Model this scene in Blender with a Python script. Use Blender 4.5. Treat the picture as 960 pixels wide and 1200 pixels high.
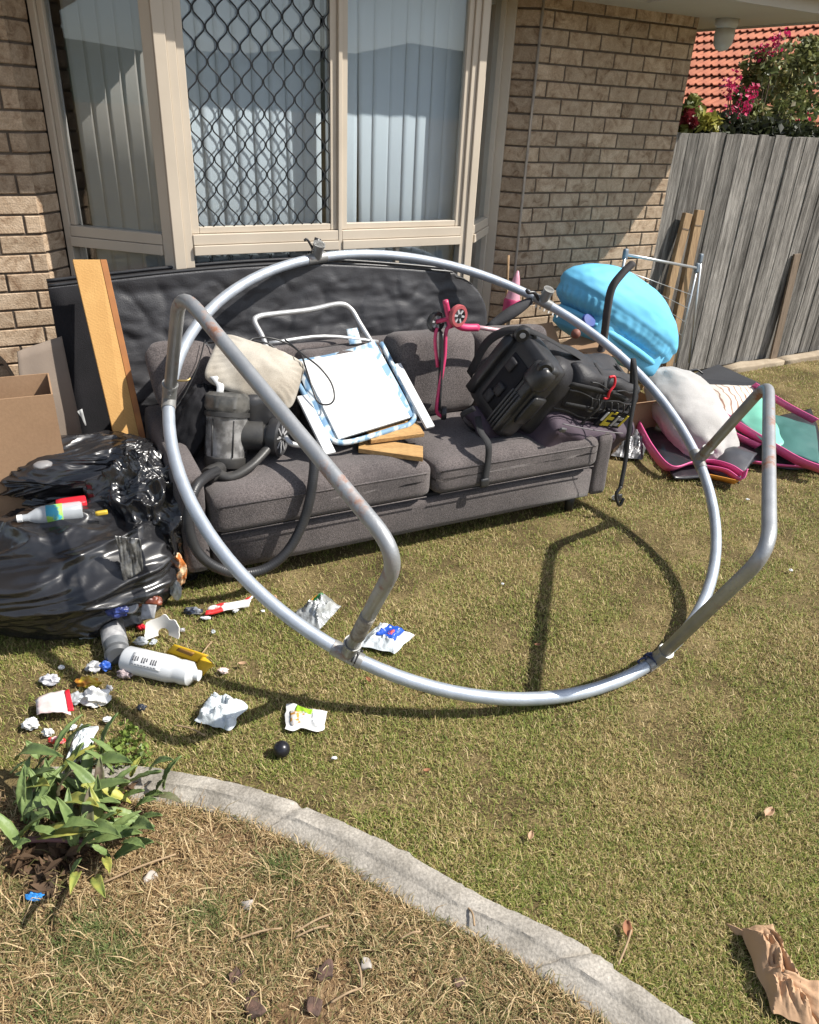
import bpy, bmesh, math, random
import numpy as np
from math import sin, cos, pi, radians, atan2, hypot, sqrt
from mathutils import Vector, Matrix, noise, Euler
random.seed(7); rng = np.random.default_rng(7)
for o in list(bpy.data.objects): bpy.data.objects.remove(o)
scn = bpy.context.scene
C = scn.collection

# ------------------------------------------------------------------ camera, sky, sun
HC = 1.84; F = 880.0; PITCH = radians(28.3); ROLL = radians(2.9)
cr, sr, cp, sp = cos(ROLL), sin(ROLL), cos(PITCH), sin(PITCH)
def ray(x, y):
    u = (x-480)/F; v = -(y-600)/F
    a = u*cr - v*sr; b = u*sr + v*cr
    return Vector((a, cp + b*sp, -sp + b*cp))
X_ = Vector((cr, sr*sp, sr*cp)); Y_ = Vector((-sr, cr*sp, cr*cp)); Z_ = X_.cross(Y_)
cam = bpy.data.cameras.new('camera'); camo = bpy.data.objects.new('camera', cam); C.objects.link(camo)
camo.matrix_world = Matrix(((X_.x, Y_.x, Z_.x, 0), (X_.y, Y_.y, Z_.y, 0), (X_.z, Y_.z, Z_.z, HC), (0, 0, 0, 1)))
cam.sensor_fit = 'HORIZONTAL'; cam.sensor_width = 36; cam.lens = 36*F/960; cam.clip_end = 2000; cam.clip_start = .02
scn.camera = camo
SUN_AZ = 94.5; SUN_EL = 48.5
w = bpy.data.worlds.new('World'); scn.world = w; w.use_nodes = True
nt = w.node_tree; nt.nodes.clear()
sky = nt.nodes.new('ShaderNodeTexSky'); sky.sky_type = 'NISHITA'; sky.sun_disc = False
sky.sun_elevation = radians(SUN_EL); sky.sun_rotation = radians(SUN_AZ)
bg = nt.nodes.new('ShaderNodeBackground'); bg.inputs['Strength'].default_value = .085
wo = nt.nodes.new('ShaderNodeOutputWorld')
hsv = nt.nodes.new('ShaderNodeHueSaturation'); hsv.inputs['Saturation'].default_value = .62; hsv.inputs['Value'].default_value = 1.15
nt.links.new(sky.outputs[0], hsv.inputs['Color']); nt.links.new(hsv.outputs[0], bg.inputs[0]); nt.links.new(bg.outputs[0], wo.inputs[0])
sl = bpy.data.lights.new('sun', 'SUN'); sl.energy = 4.4; sl.angle = radians(.55); sl.color = (1, .95, .87)
so = bpy.data.objects.new('sun', sl); C.objects.link(so)
sd = Vector((sin(radians(SUN_AZ))*cos(radians(SUN_EL)), cos(radians(SUN_AZ))*cos(radians(SUN_EL)), sin(radians(SUN_EL))))
so.rotation_euler = sd.to_track_quat('Z', 'Y').to_euler(); so.location = sd*20
scn.view_settings.view_transform = 'Standard'; scn.view_settings.look = 'None'
scn.view_settings.exposure = 0.7; scn.view_settings.gamma = 1
scn.cycles.max_bounces = 8; scn.cycles.transparent_max_bounces = 16

# ------------------------------------------------------------------ frames of the place
def az(a): return Vector((sin(radians(a)), cos(radians(a)), 0))
UP = Vector((0, 0, 1)); EYE = Vector((0, 0, HC))
def at(x, y, P0, n):
    d = ray(x, y); return EYE + d*(((P0-EYE).dot(n))/d.dot(n))
def G(x, y, z=0.): d = ray(x, y); return EYE + d*((z-HC)/d.z)
TW = az(59.8); NW = az(-30.2)                     # along the house wall, into the house
def WL(t, n, z=0.): return TW*t + NW*n + UP*z
def Wp(x, y, n): return at(x, y, NW*n, NW)
SU = az(62.8); SV = az(-27.2); S0 = Vector((-.881, 2.566, 0))   # sofa: along, back
def SL(u, v, z=0.): return S0 + SU*u + SV*v + UP*z
def Sp(x, y, v): return at(x, y, S0+SV*v, SV)

# ------------------------------------------------------------------ mesh helpers
def nz(p, s=1., o=0.): return noise.noise(Vector((p[0]*s+o, p[1]*s+o*1.7, p[2]*s-o)))
class MB:
    def __init__(s): s.v = []; s.f = []; s.m = []; s.cm = 0
    def add(s, vs, fs):
        k = len(s.v); s.v += [tuple(p) for p in vs]; s.f += [tuple(i+k for i in f) for f in fs]; s.m += [s.cm]*len(fs); return s
    def box(s, o, x, y, z):
        o = Vector(o); c = [o, o+x, o+x+y, o+y, o+z, o+x+z, o+x+y+z, o+y+z]
        fl = [(0,3,2,1),(4,5,6,7),(0,1,5,4),(1,2,6,5),(2,3,7,6),(3,0,4,7)]
        if x.cross(y).dot(z) < 0: fl = [f[::-1] for f in fl]
        return s.add(c, fl)
    def bar(s, a, b, w, up, h):
        a = Vector(a); b = Vector(b); d = b-a; side = d.cross(up).normalized(); u = side.cross(d).normalized()
        return s.box(a - side*w/2 - u*h/2, side*w, d, u*h)
    def tube(s, pts, r, seg=12, closed=False, sub=6, caps=True, rf=None, flat=1.):
        P = cat(pts, sub, closed) if sub > 1 else [Vector(p) for p in pts]
        n = len(P); vs = []; prev = None
        for i, p in enumerate(P):
            if closed: t = P[(i+1) % n]-P[i-1]
            else: t = P[min(i+1, n-1)]-P[max(i-1, 0)]
            t = t.normalized()
            if prev is None:
                a = t.cross(UP if abs(t.z) < .9 else Vector((1, 0, 0))).normalized()
            else:
                a = (prev - t*prev.dot(t)).normalized()
            prev = a; b = t.cross(a)
            rr = r*(rf(i/max(1, n-1)) if rf else 1)
            for k in range(seg):
                th = 2*pi*k/seg; vs.append(p + a*cos(th)*rr + b*sin(th)*rr*flat)
        fs = []
        for i in range(n if closed else n-1):
            j = (i+1) % n
            for k in range(seg): fs.append((i*seg+k, i*seg+(k+1) % seg, j*seg+(k+1) % seg, j*seg+k))
        if caps and not closed: fs += [tuple(range(seg))[::-1], tuple(range((n-1)*seg, n*seg))]
        return s.add(vs, fs)
    def lathe(s, prof, o, axis=UP, seg=24, caps=True):
        axis = Vector(axis).normalized(); a = axis.cross(Vector((0, 1, 0)) if abs(axis.y) < .9 else Vector((1, 0, 0))).normalized(); b = axis.cross(a)
        vs = []; o = Vector(o)
        for r, h in prof:
            for k in range(seg): th = 2*pi*k/seg; vs.append(o + axis*h + a*cos(th)*r + b*sin(th)*r)
        fs = [(i*seg+k, i*seg+(k+1) % seg, (i+1)*seg+(k+1) % seg, (i+1)*seg+k) for i in range(len(prof)-1) for k in range(seg)]
        if caps and prof[0][0] > 1e-4: fs.append(tuple(range(seg))[::-1])
        if caps and prof[-1][0] > 1e-4: fs.append(tuple(range((len(prof)-1)*seg, len(prof)*seg)))
        return s.add(vs, fs)
    def grid(s, fn, nu, nv):
        vs = [fn(i/nu, j/nv) for j in range(nv+1) for i in range(nu+1)]
        fs = [(j*(nu+1)+i, j*(nu+1)+i+1, (j+1)*(nu+1)+i+1, (j+1)*(nu+1)+i) for j in range(nv) for i in range(nu)]
        return s.add(vs, fs)
    def sheet(s, fn, nu, nv, th=.002):      # closed thin shell round a surface
        A = [Vector(fn(i/nu, j/nv)) for j in range(nv+1) for i in range(nu+1)]
        N = []; W_ = nu+1
        for j in range(nv+1):
            for i in range(nu+1):
                du = A[j*W_+min(i+1, nu)]-A[j*W_+max(i-1, 0)]; dv = A[min(j+1, nv)*W_+i]-A[max(j-1, 0)*W_+i]
                n_ = du.cross(dv); N.append(n_.normalized() if n_.length > 1e-9 else UP)
        B = [a-n_*th for a, n_ in zip(A, N)]; k = len(A)
        fs = [(j*W_+i, j*W_+i+1, (j+1)*W_+i+1, (j+1)*W_+i) for j in range(nv) for i in range(nu)]
        fs += [tuple(x+k for x in f[::-1]) for f in fs]
        rim = [i for i in range(W_)] + [j*W_+nu for j in range(1, nv+1)] + [nv*W_+i for i in range(nu-1, -1, -1)] + [j*W_ for j in range(nv-1, 0, -1)]
        fs += [(rim[q], rim[q]+k, rim[(q+1) % len(rim)]+k, rim[(q+1) % len(rim)]) for q in range(len(rim))]
        return s.add(A+B, fs)
    def rbox(s, c, ax, ay, az_, r, n=6, puff=0., ns=0., nf=6., seed=0., fn=None):   # rounded box, half extents as vectors
        c = Vector(c); hx, hy, hz = ax.length, ay.length, az_.length; ex, ey, ez = ax/hx, ay/hy, az_/hz
        vs = []; fs = []; idx = {}
        def vid(i, j, k):
            key = (i, j, k)
            if key in idx: return idx[key]
            def mp(q, h):
                g = q/n*2-1
                return g
            a, b, d = mp(i, hx)*hx, mp(j, hy)*hy, mp(k, hz)*hz
            rr = min(r, hx*.98, hy*.98, hz*.98)
            ca = max(-(hx-rr), min(hx-rr, a)); cb = max(-(hy-rr), min(hy-rr, b)); cd = max(-(hz-rr), min(hz-rr, d))
            # pull the outer cells into the rounding
            dv = Vector((a-ca, b-cb, d-cd))
            if dv.length > 1e-9:
                m = max(abs(dv.x), abs(dv.y), abs(dv.z)); dv = dv.normalized()*rr*min(1, m/rr)
            p = Vector((ca, cb, cd)) + dv
            if puff:
                q = (1-(p.x/hx)**2)*(1-(p.y/hy)**2); q = max(0, q)**.5
                p.z *= 1 + puff*q
                q2 = max(0, (1-(p.x/hx)**2)*(1-(p.z/hz/1.3)**2)); p.y *= 1+puff*.15*q2
            w_ = c + ex*p.x + ey*p.y + ez*p.z
            if ns:
                dd = Vector((nz(w_, nf, seed), nz(w_, nf, seed+9), nz(w_, nf, seed+5)))*ns; w_ = w_ + dd
            if fn: w_ = fn(w_, p)
            idx[key] = len(vs); vs.append(w_); return idx[key]
        R = range(n)
        for a in R:
            for b in R:
                fs.append((vid(a, b, 0), vid(a, b+1, 0), vid(a+1, b+1, 0), vid(a+1, b, 0)))
                fs.append((vid(a, b, n), vid(a+1, b, n), vid(a+1, b+1, n), vid(a, b+1, n)))
                fs.append((vid(a, 0, b), vid(a+1, 0, b), vid(a+1, 0, b+1), vid(a, 0, b+1)))
                fs.append((vid(a, n, b), vid(a, n, b+1), vid(a+1, n, b+1), vid(a+1, n, b)))
                fs.append((vid(0, a, b), vid(0, a, b+1), vid(0, a+1, b+1), vid(0, a+1, b)))
                fs.append((vid(n, a, b), vid(n, a+1, b), vid(n, a+1, b+1), vid(n, a, b+1)))
        if ex.cross(ey).dot(ez) < 0: fs = [f[::-1] for f in fs]
        return s.add(vs, fs)
    def pillow(s, c00, c10, c11, c01, th, n=28, pinch=.08, wr=.006, seed=0., cr0=.0):
        c00, c10, c11, c01 = map(Vector, (c00, c10, c11, c01))
        nn = (c10-c00).cross(c01-c00).normalized()
        W_ = (c10-c00).length; H_ = (c01-c00).length
        vs = []; idx = {}
        for sd_ in (1, -1):
            for j in range(n+1):
                for i in range(n+1):
                    if sd_ == -1 and (i in (0, n) or j in (0, n)): idx[(-1, i, j)] = idx[(1, i, j)]; continue
                    u = .5-.5*cos(pi*i/n); v = .5-.5*cos(pi*j/n)
                    cq = cr0*((2*u-1)**4)*((2*v-1)**4); uu = u + (0.5-u)*(pinch*4*v*(1-v)+cq); vv = v + (0.5-v)*(pinch*4*u*(1-u)+cq)
                    p = (c00*(1-uu)+c10*uu)*(1-vv) + (c01*(1-uu)+c11*uu)*vv
                    h = max(0, (sin(pi*u)*sin(pi*v)))**.55
                    w_ = nz(p, 9, seed)+.6*nz(p, 22, seed+3); e = min(u, 1-u, v, 1-v)
                    rad = sin(28*atan2(v-.5, u-.5)+nz(p, 5)*4)*math.exp(-e*9)*e*9
                    p = p + nn*sd_*(th*h + wr*(w_+rad*.8)*min(1, h*3))
                    idx[(sd_, i, j)] = len(vs); vs.append(p)
        fs = []
        for j in range(n):
            for i in range(n):
                f = (idx[(1, i, j)], idx[(1, i+1, j)], idx[(1, i+1, j+1)], idx[(1, i, j+1)]); fs.append(f)
                f = (idx[(-1, i, j)], idx[(-1, i, j+1)], idx[(-1, i+1, j+1)], idx[(-1, i+1, j)]); fs.append(f)
        return s.add(vs, fs)
    def blob(s, c, ax, ay, az_, fn, nu=64, nv=36, floor=None):
        c = Vector(c); vs = []
        for j in range(nv+1):
            ph = pi*j/nv
            for i in range(nu):
                th = 2*pi*i/nu; d = Vector((sin(ph)*cos(th), sin(ph)*sin(th), cos(ph)))
                r = fn(d); p = c + ax*d.x*r + ay*d.y*r + az_*d.z*r
                if floor is not None and p.z < floor: p.z = floor + (p.z-floor)*.05
                vs.append(p)
        fs = []
        for j in range(nv):
            for i in range(nu):
                k = (i+1) % nu
                fs.append((j*nu+i, (j+1)*nu+i, (j+1)*nu+k, j*nu+k))
        return s.add(vs, fs)
    def strap(s, pts, w, wd, th=.003, sub=5):
        P = cat(pts, sub); n = len(P)
        def fn(u, v):
            i = min(n-1, int(round(v*(n-1)))); d = wd(v) if callable(wd) else wd
            return P[i] + d*(u-.5)*w
        return s.sheet(fn, 1, n-1, th)
def cat(pts, sub, closed=False):
    P = [Vector(p) for p in pts]; n = len(P); out = []
    if n < 3 and not closed:
        return [P[0].lerp(P[-1], i/sub) for i in range(sub+1)]
    for i in range(n if closed else n-1):
        if closed: a, b, c, d = P[i-1], P[i], P[(i+1) % n], P[(i+2) % n]
        else: b, c = P[i], P[i+1]; a = P[i-1] if i else b*2-c; d = P[i+2] if i+2 < n else c*2-b
        for k in range(sub):
            t = k/sub; out.append(.5*((2*b)+(c-a)*t+(2*a-5*b+4*c-d)*t*t+(3*b-a-3*c+d)*t**3))
    if not closed: out.append(P[-1])
    return out
def fillet(P, r, k=6):       # polyline with rounded corners
    P = [Vector(p) for p in P]; out = [P[0]]
    for i in range(1, len(P)-1):
        a = (P[i-1]-P[i]); b = (P[i+1]-P[i]); q = min(r, a.length*.45, b.length*.45); a = a.normalized()*q; b = b.normalized()*q
        for j in range(k+1): t = j/k; out.append(P[i]+a*(1-t)**2+b*t*t)
    out.append(P[-1]); return out

ORIG = {}
def thing(name, label, cat_, loc, group=None):
    o = bpy.data.objects.new(name, None); C.objects.link(o); o.location = loc; o.empty_display_size = .1
    o['label'] = label; o['category'] = cat_
    if group: o['group'] = group
    ORIG[o] = Vector(loc); return o
def build(mb, name, mats, parent=None, loc=None, smooth=True, label=None, cat_=None, group=None, kind=None, bevel=0, solid=0, sharp=None):
    me = bpy.data.meshes.new(name)
    org = ORIG.get(parent, Vector((0, 0, 0))) if parent else Vector(loc if loc is not None else (0, 0, 0))
    me.from_pydata([(v[0]-org.x, v[1]-org.y, v[2]-org.z) for v in mb.v], [], mb.f)
    if not isinstance(mats, (list, tuple)): mats = [mats]
    for m in mats: me.materials.append(m)
    if len(mats) > 1: me.polygons.foreach_set('material_index', mb.m)
    if smooth:
        me.polygons.foreach_set('use_smooth', [True]*len(mb.f))
        if sharp is not None: me.set_sharp_from_angle(angle=radians(sharp))
    me.update()
    o = bpy.data.objects.new(name, me); C.objects.link(o)
    if parent:
        o.parent = parent; ORIG[o] = org
    else: o.location = org; ORIG[o] = org
    if bevel:
        b = o.modifiers.new('bevel', 'BEVEL'); b.width = bevel; b.segments = 2; b.limit_method = 'ANGLE'; b.angle_limit = radians(40)
    if label: o['label'] = label
    if cat_: o['category'] = cat_
    if group: o['group'] = group
    if kind: o['kind'] = kind
    return o

# ------------------------------------------------------------------ materials
MATS = {}
def mat(name, col, rough=.6, col2=None, vs=8., contrast=.5, bump=0., bs=60., metal=0., spec=.5, rnd=0., coord='Object', stretch=None, alpha=None, fine=0., fs_=150., sheen=0., coat=0., distort=0., trans=0., sss=0.):
    if name in MATS: return MATS[name]
    m = bpy.data.materials.new(name); m.use_nodes = True; MATS[name] = m
    N = m.node_tree.nodes; L = m.node_tree.links; p = N['Principled BSDF']
    p.inputs['Roughness'].default_value = rough; p.inputs['Metallic'].default_value = metal
    p.inputs['Specular IOR Level'].default_value = spec
    if coat: p.inputs['Coat Weight'].default_value = coat
    if sheen: p.inputs['Sheen Weight'].default_value = sheen
    if trans: p.inputs['Transmission Weight'].default_value = trans
    tc = N.new('ShaderNodeTexCoord'); mp = N.new('ShaderNodeMapping'); L.new(tc.outputs[coord], mp.inputs[0])
    if stretch: mp.inputs['Scale'].default_value = stretch
    def noi(s, d=6., di=0.):
        n = N.new('ShaderNodeTexNoise'); n.inputs['Scale'].default_value = s; n.inputs['Detail'].default_value = d; n.inputs['Distortion'].default_value = di
        L.new(mp.outputs[0], n.inputs['Vector']); return n
    c = N.new('ShaderNodeRGB'); c.outputs[0].default_value = (*col, 1); out = c.outputs[0]
    if col2:
        n = noi(vs, 6, distort); mr = N.new('ShaderNodeMapRange'); mr.inputs['From Min'].default_value = .5-contrast*.5+.0; mr.inputs['From Max'].default_value = .5+contrast*.5
        mr.inputs['From Min'].default_value = .5-.25*(1.05-contrast); mr.inputs['From Max'].default_value = .5+.25*(1.05-contrast)
        L.new(n.outputs[0], mr.inputs['Value']); mx = N.new('ShaderNodeMixRGB'); L.new(mr.outputs[0], mx.inputs[0])
        L.new(out, mx.inputs[1]); mx.inputs[2].default_value = (*col2, 1); out = mx.outputs[0]
    if fine:
        n = noi(fs_, 3); mr = N.new('ShaderNodeMapRange'); mr.inputs['From Min'].default_value = .3; mr.inputs['From Max'].default_value = .7
        mr.inputs['To Min'].default_value = 1-fine; mr.inputs['To Max'].default_value = 1+fine
        L.new(n.outputs[0], mr.inputs['Value']); mx = N.new('ShaderNodeVectorMath'); mx.operation = 'SCALE'; L.new(out, mx.inputs[0]); L.new(mr.outputs[0], mx.inputs['Scale']); out = mx.outputs[0]
    if rnd:
        oi = N.new('ShaderNodeObjectInfo'); mr = N.new('ShaderNodeMapRange'); mr.inputs['To Min'].default_value = 1-rnd; mr.inputs['To Max'].default_value = 1+rnd
        L.new(oi.outputs['Random'], mr.inputs['Value']); mx = N.new('ShaderNodeVectorMath'); mx.operation = 'SCALE'; L.new(out, mx.inputs[0]); L.new(mr.outputs[0], mx.inputs['Scale']); out = mx.outputs[0]
    L.new(out, p.inputs['Base Color'])
    if bump:
        n = noi(bs, 5); b = N.new('ShaderNodeBump'); b.inputs['Strength'].default_value = min(1, bump); b.inputs['Distance'].default_value = .004*max(1, bump)
        L.new(n.outputs[0], b.inputs['Height']); L.new(b.outputs[0], p.inputs['Normal'])
    return m
def nodes(m): return m.node_tree.nodes, m.node_tree.links, m.node_tree.nodes['Principled BSDF']

def galv(name, base, rust):
    m = mat(name, base, .46, (base[0]*.78, base[1]*.79, base[2]*.80), 14., .3, .15, 120., metal=.55)
    N, L, p = nodes(m); src = p.inputs['Base Color'].links[0].from_socket
    tc = N.new('ShaderNodeTexCoord'); n = N.new('ShaderNodeTexNoise'); n.inputs['Scale'].default_value = 5; n.inputs['Detail'].default_value = 8; n.inputs['Roughness'].default_value = .68
    L.new(tc.outputs['Object'], n.inputs['Vector']); mr = N.new('ShaderNodeMapRange'); mr.inputs['From Min'].default_value = 1-rust; mr.inputs['From Max'].default_value = 1-rust+.09
    L.new(n.outputs[0], mr.inputs['Value']); mx = N.new('ShaderNodeMixRGB'); L.new(mr.outputs[0], mx.inputs[0]); L.new(src, mx.inputs[1]); mx.inputs[2].default_value = (.27, .13, .08, 1)
    L.new(mx.outputs[0], p.inputs['Base Color'])
    s1 = N.new('ShaderNodeMath'); s1.operation = 'MULTIPLY_ADD'; L.new(mr.outputs[0], s1.inputs[0]); s1.inputs[1].default_value = -.5; s1.inputs[2].default_value = .55; L.new(s1.outputs[0], p.inputs['Metallic'])
    s2 = N.new('ShaderNodeMath'); s2.operation = 'MULTIPLY_ADD'; L.new(mr.outputs[0], s2.inputs[0]); s2.inputs[1].default_value = .4; s2.inputs[2].default_value = .46; L.new(s2.outputs[0], p.inputs['Roughness'])
    return m
M_ring = galv('galvanised_steel', (.50, .55, .62), .36)
M_leg = galv('weathered_galvanised_steel', (.40, .41, .42), .455)
M_dull = galv('dull_galvanised_steel', (.34, .34, .33), .42)

def weave(name, c1, c2, sc=420.):
    m = mat(name, c1, .95, c2, 4., .6, .9, 260., spec=.2, fine=.42, fs_=170, sheen=.15); return m
M_sofa = weave('grey_woven_upholstery', (.128, .110, .107), (.092, .080, .079))
M_sofadark = mat('black_sofa_foot', (.02, .02, .02), .5)
M_black = mat('black_plastic', (.022, .022, .024), .38, (.035, .035, .037), 12, .3, .15, 90)
M_blackfab = mat('black_fabric', (.018, .018, .020), .9, (.026, .025, .028), 7, .3, .5, 300, spec=.15)
M_charfab = mat('charcoal_nylon', (.022, .0215, .024), .55, (.034, .033, .036), 9, .3, .5, 140, spec=.4)
M_plum = mat('plum_grey_nylon', (.085, .062, .082), .7, (.062, .046, .062), 9, .3, .5, 220, spec=.3)
M_strap = mat('black_webbing', (.025, .025, .027), .85, None, bump=.6, bs=400)
M_white = mat('white_plastic', (.68, .69, .69), .4, (.62, .63, .64), 7, .2, .05, 60)
M_whiteboard = mat('white_laminate_board', (.60, .605, .60), .45, (.66, .66, .65), 5, .25, .06, 80)

def wood(name, c1, c2, ring=60., rough=.75, stretch=(1, 1, 1), rnd=0., dist=2.):
    m = mat(name, c1, rough, c2, 5., .25, .35, 130, stretch=stretch, fine=.22, fs_=ring, rnd=rnd, distort=dist); return m

# ------------------------------------------------------------------ ground: lawn, garden bed, concrete edging
def ground_mat(name, stops, scale=3.):
    m = bpy.data.materials.new(name); m.use_nodes = True; N, L, p = nodes(m); p.inputs['Roughness'].default_value = .95; p.inputs['Specular IOR Level'].default_value = .15
    ge = N.new('ShaderNodeNewGeometry')
    n1 = N.new('ShaderNodeTexNoise'); n1.inputs['Scale'].default_value = scale; n1.inputs['Detail'].default_value = 9; n1.inputs['Roughness'].default_value = .65
    n2 = N.new('ShaderNodeTexNoise'); n2.inputs['Scale'].default_value = 130; n2.inputs['Detail'].default_value = 4
    L.new(ge.outputs['Position'], n1.inputs['Vector']); L.new(ge.outputs['Position'], n2.inputs['Vector'])
    ad = N.new('ShaderNodeMath'); ad.operation = 'MULTIPLY_ADD'; L.new(n2.outputs[0], ad.inputs[0]); ad.inputs[1].default_value = .55; 
    sb = N.new('ShaderNodeMath'); sb.operation = 'SUBTRACT'; L.new(n1.outputs[0], sb.inputs[0]); sb.inputs[1].default_value = .27; L.new(sb.outputs[0], ad.inputs[2])
    cr_ = N.new('ShaderNodeValToRGB'); e = cr_.color_ramp.elements; e[0].position = .3; e[0].color = (*stops[0], 1); e[1].position = .7; e[1].color = (*stops[-1], 1)
    for k, s_ in enumerate(stops[1:-1]): q = e.new(.3+.4*(k+1)/(len(stops)-1)); q.color = (*s_, 1)
    L.new(ad.outputs[0], cr_.inputs[0]); L.new(cr_.outputs[0], p.inputs['Base Color'])
    b = N.new('ShaderNodeBump'); b.inputs['Strength'].default_value = .8; b.inputs['Distance'].default_value = .01; L.new(n2.outputs[0], b.inputs['Height']); L.new(b.outputs[0], p.inputs['Normal'])
    return m
M_lawn = ground_mat('lawn_thatch', [(.05, .038, .018), (.14, .105, .048), (.26, .20, .10)])
M_bed = ground_mat('mulchy_soil', [(.035, .021, .012), (.16, .10, .052), (.32, .225, .13)], 5.)

KU = [(60, 905), (150, 903), (215, 911), (300, 930), (387, 963), (467, 1000), (567, 1057), (673, 1107), (713, 1137), (800, 1197), (880, 1262), (1000, 1370)]
KL = [(20, 935), (120, 940), (216, 948), (300, 972), (387, 1012), (433, 1038), (500, 1077), (567, 1107), (633, 1150), (705, 1202), (775, 1262), (880, 1370)]
ku = cat([G(*p) for p in KU], 8); kl = cat([G(*p) for p in KL], 8)
def resample(P, n):
    d = [0]
    for a, b in zip(P, P[1:]): d.append(d[-1]+(b-a).length)
    out = []
    for k in range(n+1):
        t = d[-1]*k/n; i = max(j for j in range(len(d)) if d[j] <= t+1e-9); i = min(i, len(P)-2)
        out.append(P[i].lerp(P[i+1], (t-d[i])/max(1e-9, d[i+1]-d[i])))
    return out
NK = 150
ku = resample(ku, NK); kl = resample(kl, NK)

def plane_obj(name, poly, z, m, kind='structure', n=1):
    mb = MB(); mb.add([(x, y, z) for x, y in poly], [tuple(range(len(poly)))]); return build(mb, name, m, kind=kind, smooth=False)
plane_obj('lawn', [(-300, -300), (300, -300), (300, 300), (-300, 300)], 0, M_lawn)
bedpoly = [(p.x, p.y) for p in kl] + [(4, .2), (4, -6), (-6, -6), (-6, kl[0].y)]
mb = MB(); mb.add([(x, y, .004) for x, y in bedpoly], [tuple(range(len(bedpoly)))]); build(mb, 'garden_bed', M_bed, kind='structure', smooth=False)
# concrete mowing strip: flat rough top towards the lawn, sloped face towards the bed
M_conc = mat('old_concrete', (.39, .36, .315), .95, (.22, .20, .17), 8, .4, .7, 110, spec=.15, fine=.26, fs_=150)
mb = MB()
prof = [(0, -.02), (.0, .018), (.04, .026), (.25, .030), (.48, .030), (.52, .024), (.56, .022), (.8, .016), (.96, .008), (1, -.02)]
vs = []; 
for i in range(NK+1):
    a, b = ku[i], kl[i]
    cut = .012 if i in (52, 53, 110) else 0
    for q, z in prof:
        j = .012*nz((i*.21, q*3, 0), 1, 3)+.010*nz((i*.9, q*6, 2), 1, 3)
        p = a.lerp(b, q)
        if q in (0, 1): p = p + (b-a).normalized()*j*1.2
        vs.append(p + UP*(z + (nz((i*.35, q*5, 0))*.004+nz((i*1.3, q*9, 5))*.003 if z > 0 else 0) - cut))
k = len(prof)
mb.add(vs, [(i*k+j, i*k+j+1, (i+1)*k+j+1, (i+1)*k+j) for i in range(NK) for j in range(k-1)])
build(mb, 'concrete_edging', M_conc, kind='structure', sharp=50)

# ------------------------------------------------------------------ grass (uncountable): real blades
def inside_bed(x, y):
    # signed: below lower kerb line at x
    return None
klx = np.array([p.x for p in kl]); kly = np.array([p.y for p in kl]); kux = np.array([p.x for p in ku]); kuy = np.array([p.y for p in ku])
def scatter(n, near=.75, far=7.0, lo=-.66, hi=.66, pw=1.6):
    # more blades per square metre near the viewer; area of a wedge with wide margins
    t = rng.random(n); y = near*(far/near)**(t**.92)
    x = (rng.random(n)*(hi-lo)+lo)*(y+1.0)*1.0
    return x, y
def blades(name, x, y, ln, wd, lean, m, kind='stuff', zb=0.):
    n = len(x); a = rng.random(n)*2*pi; b = a + rng.normal(0, .5, n)
    l = ln*(.55+.9*rng.random(n)); le = np.clip(lean+rng.normal(0, .28, n), .05, 1.5)
    wv = wd*(.7+.6*rng.random(n))*(1+.14*y)
    dx, dy = np.cos(a), np.sin(a); px, py = -dy, dx
    P = np.zeros((n, 5, 3)); 
    P[:, 0] = np.stack([x-px*wv/2, y-py*wv/2, np.full(n, zb-.002)], 1); P[:, 1] = np.stack([x+px*wv/2, y+py*wv/2, np.full(n, zb-.002)], 1)
    h1 = l*.55; hx = np.sin(le*.7)*h1; hz = np.cos(le*.7)*h1
    mx, my = x+dx*hx, y+dy*hx
    P[:, 2] = np.stack([mx+px*wv*.42, my+py*wv*.42, zb+hz], 1); P[:, 3] = np.stack([mx-px*wv*.42, my-py*wv*.42, zb+hz], 1)
    h2 = l*.45; l2 = le*1.35
    P[:, 4] = np.stack([mx+np.cos(b)*np.sin(l2)*h2, my+np.sin(b)*np.sin(l2)*h2, np.maximum(zb+.001, zb+hz+np.cos(l2)*h2)], 1)
    me = bpy.data.meshes.new(name); me.vertices.add(n*5); me.vertices.foreach_set('co', P.reshape(-1))
    base = np.arange(n)*5
    loops = np.stack([base, base+1, base+2, base+3, base+3, base+2, base+4], 1).reshape(-1)
    me.loops.add(n*7); me.loops.foreach_set('vertex_index', loops)
    me.polygons.add(n*2); ls = np.stack([np.arange(n)*7, np.arange(n)*7+4], 1).reshape(-1); me.polygons.foreach_set('loop_start', ls)
    at_ = me.attributes.new('tint', 'FLOAT', 'POINT'); at_.data.foreach_set('value', np.repeat(rng.random(n), 5).astype(np.float32))
    me.materials.append(m); me.update(calc_edges=True); me.validate()
    o = bpy.data.objects.new(name, me); C.objects.link(o); o['kind'] = kind; return o
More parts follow.
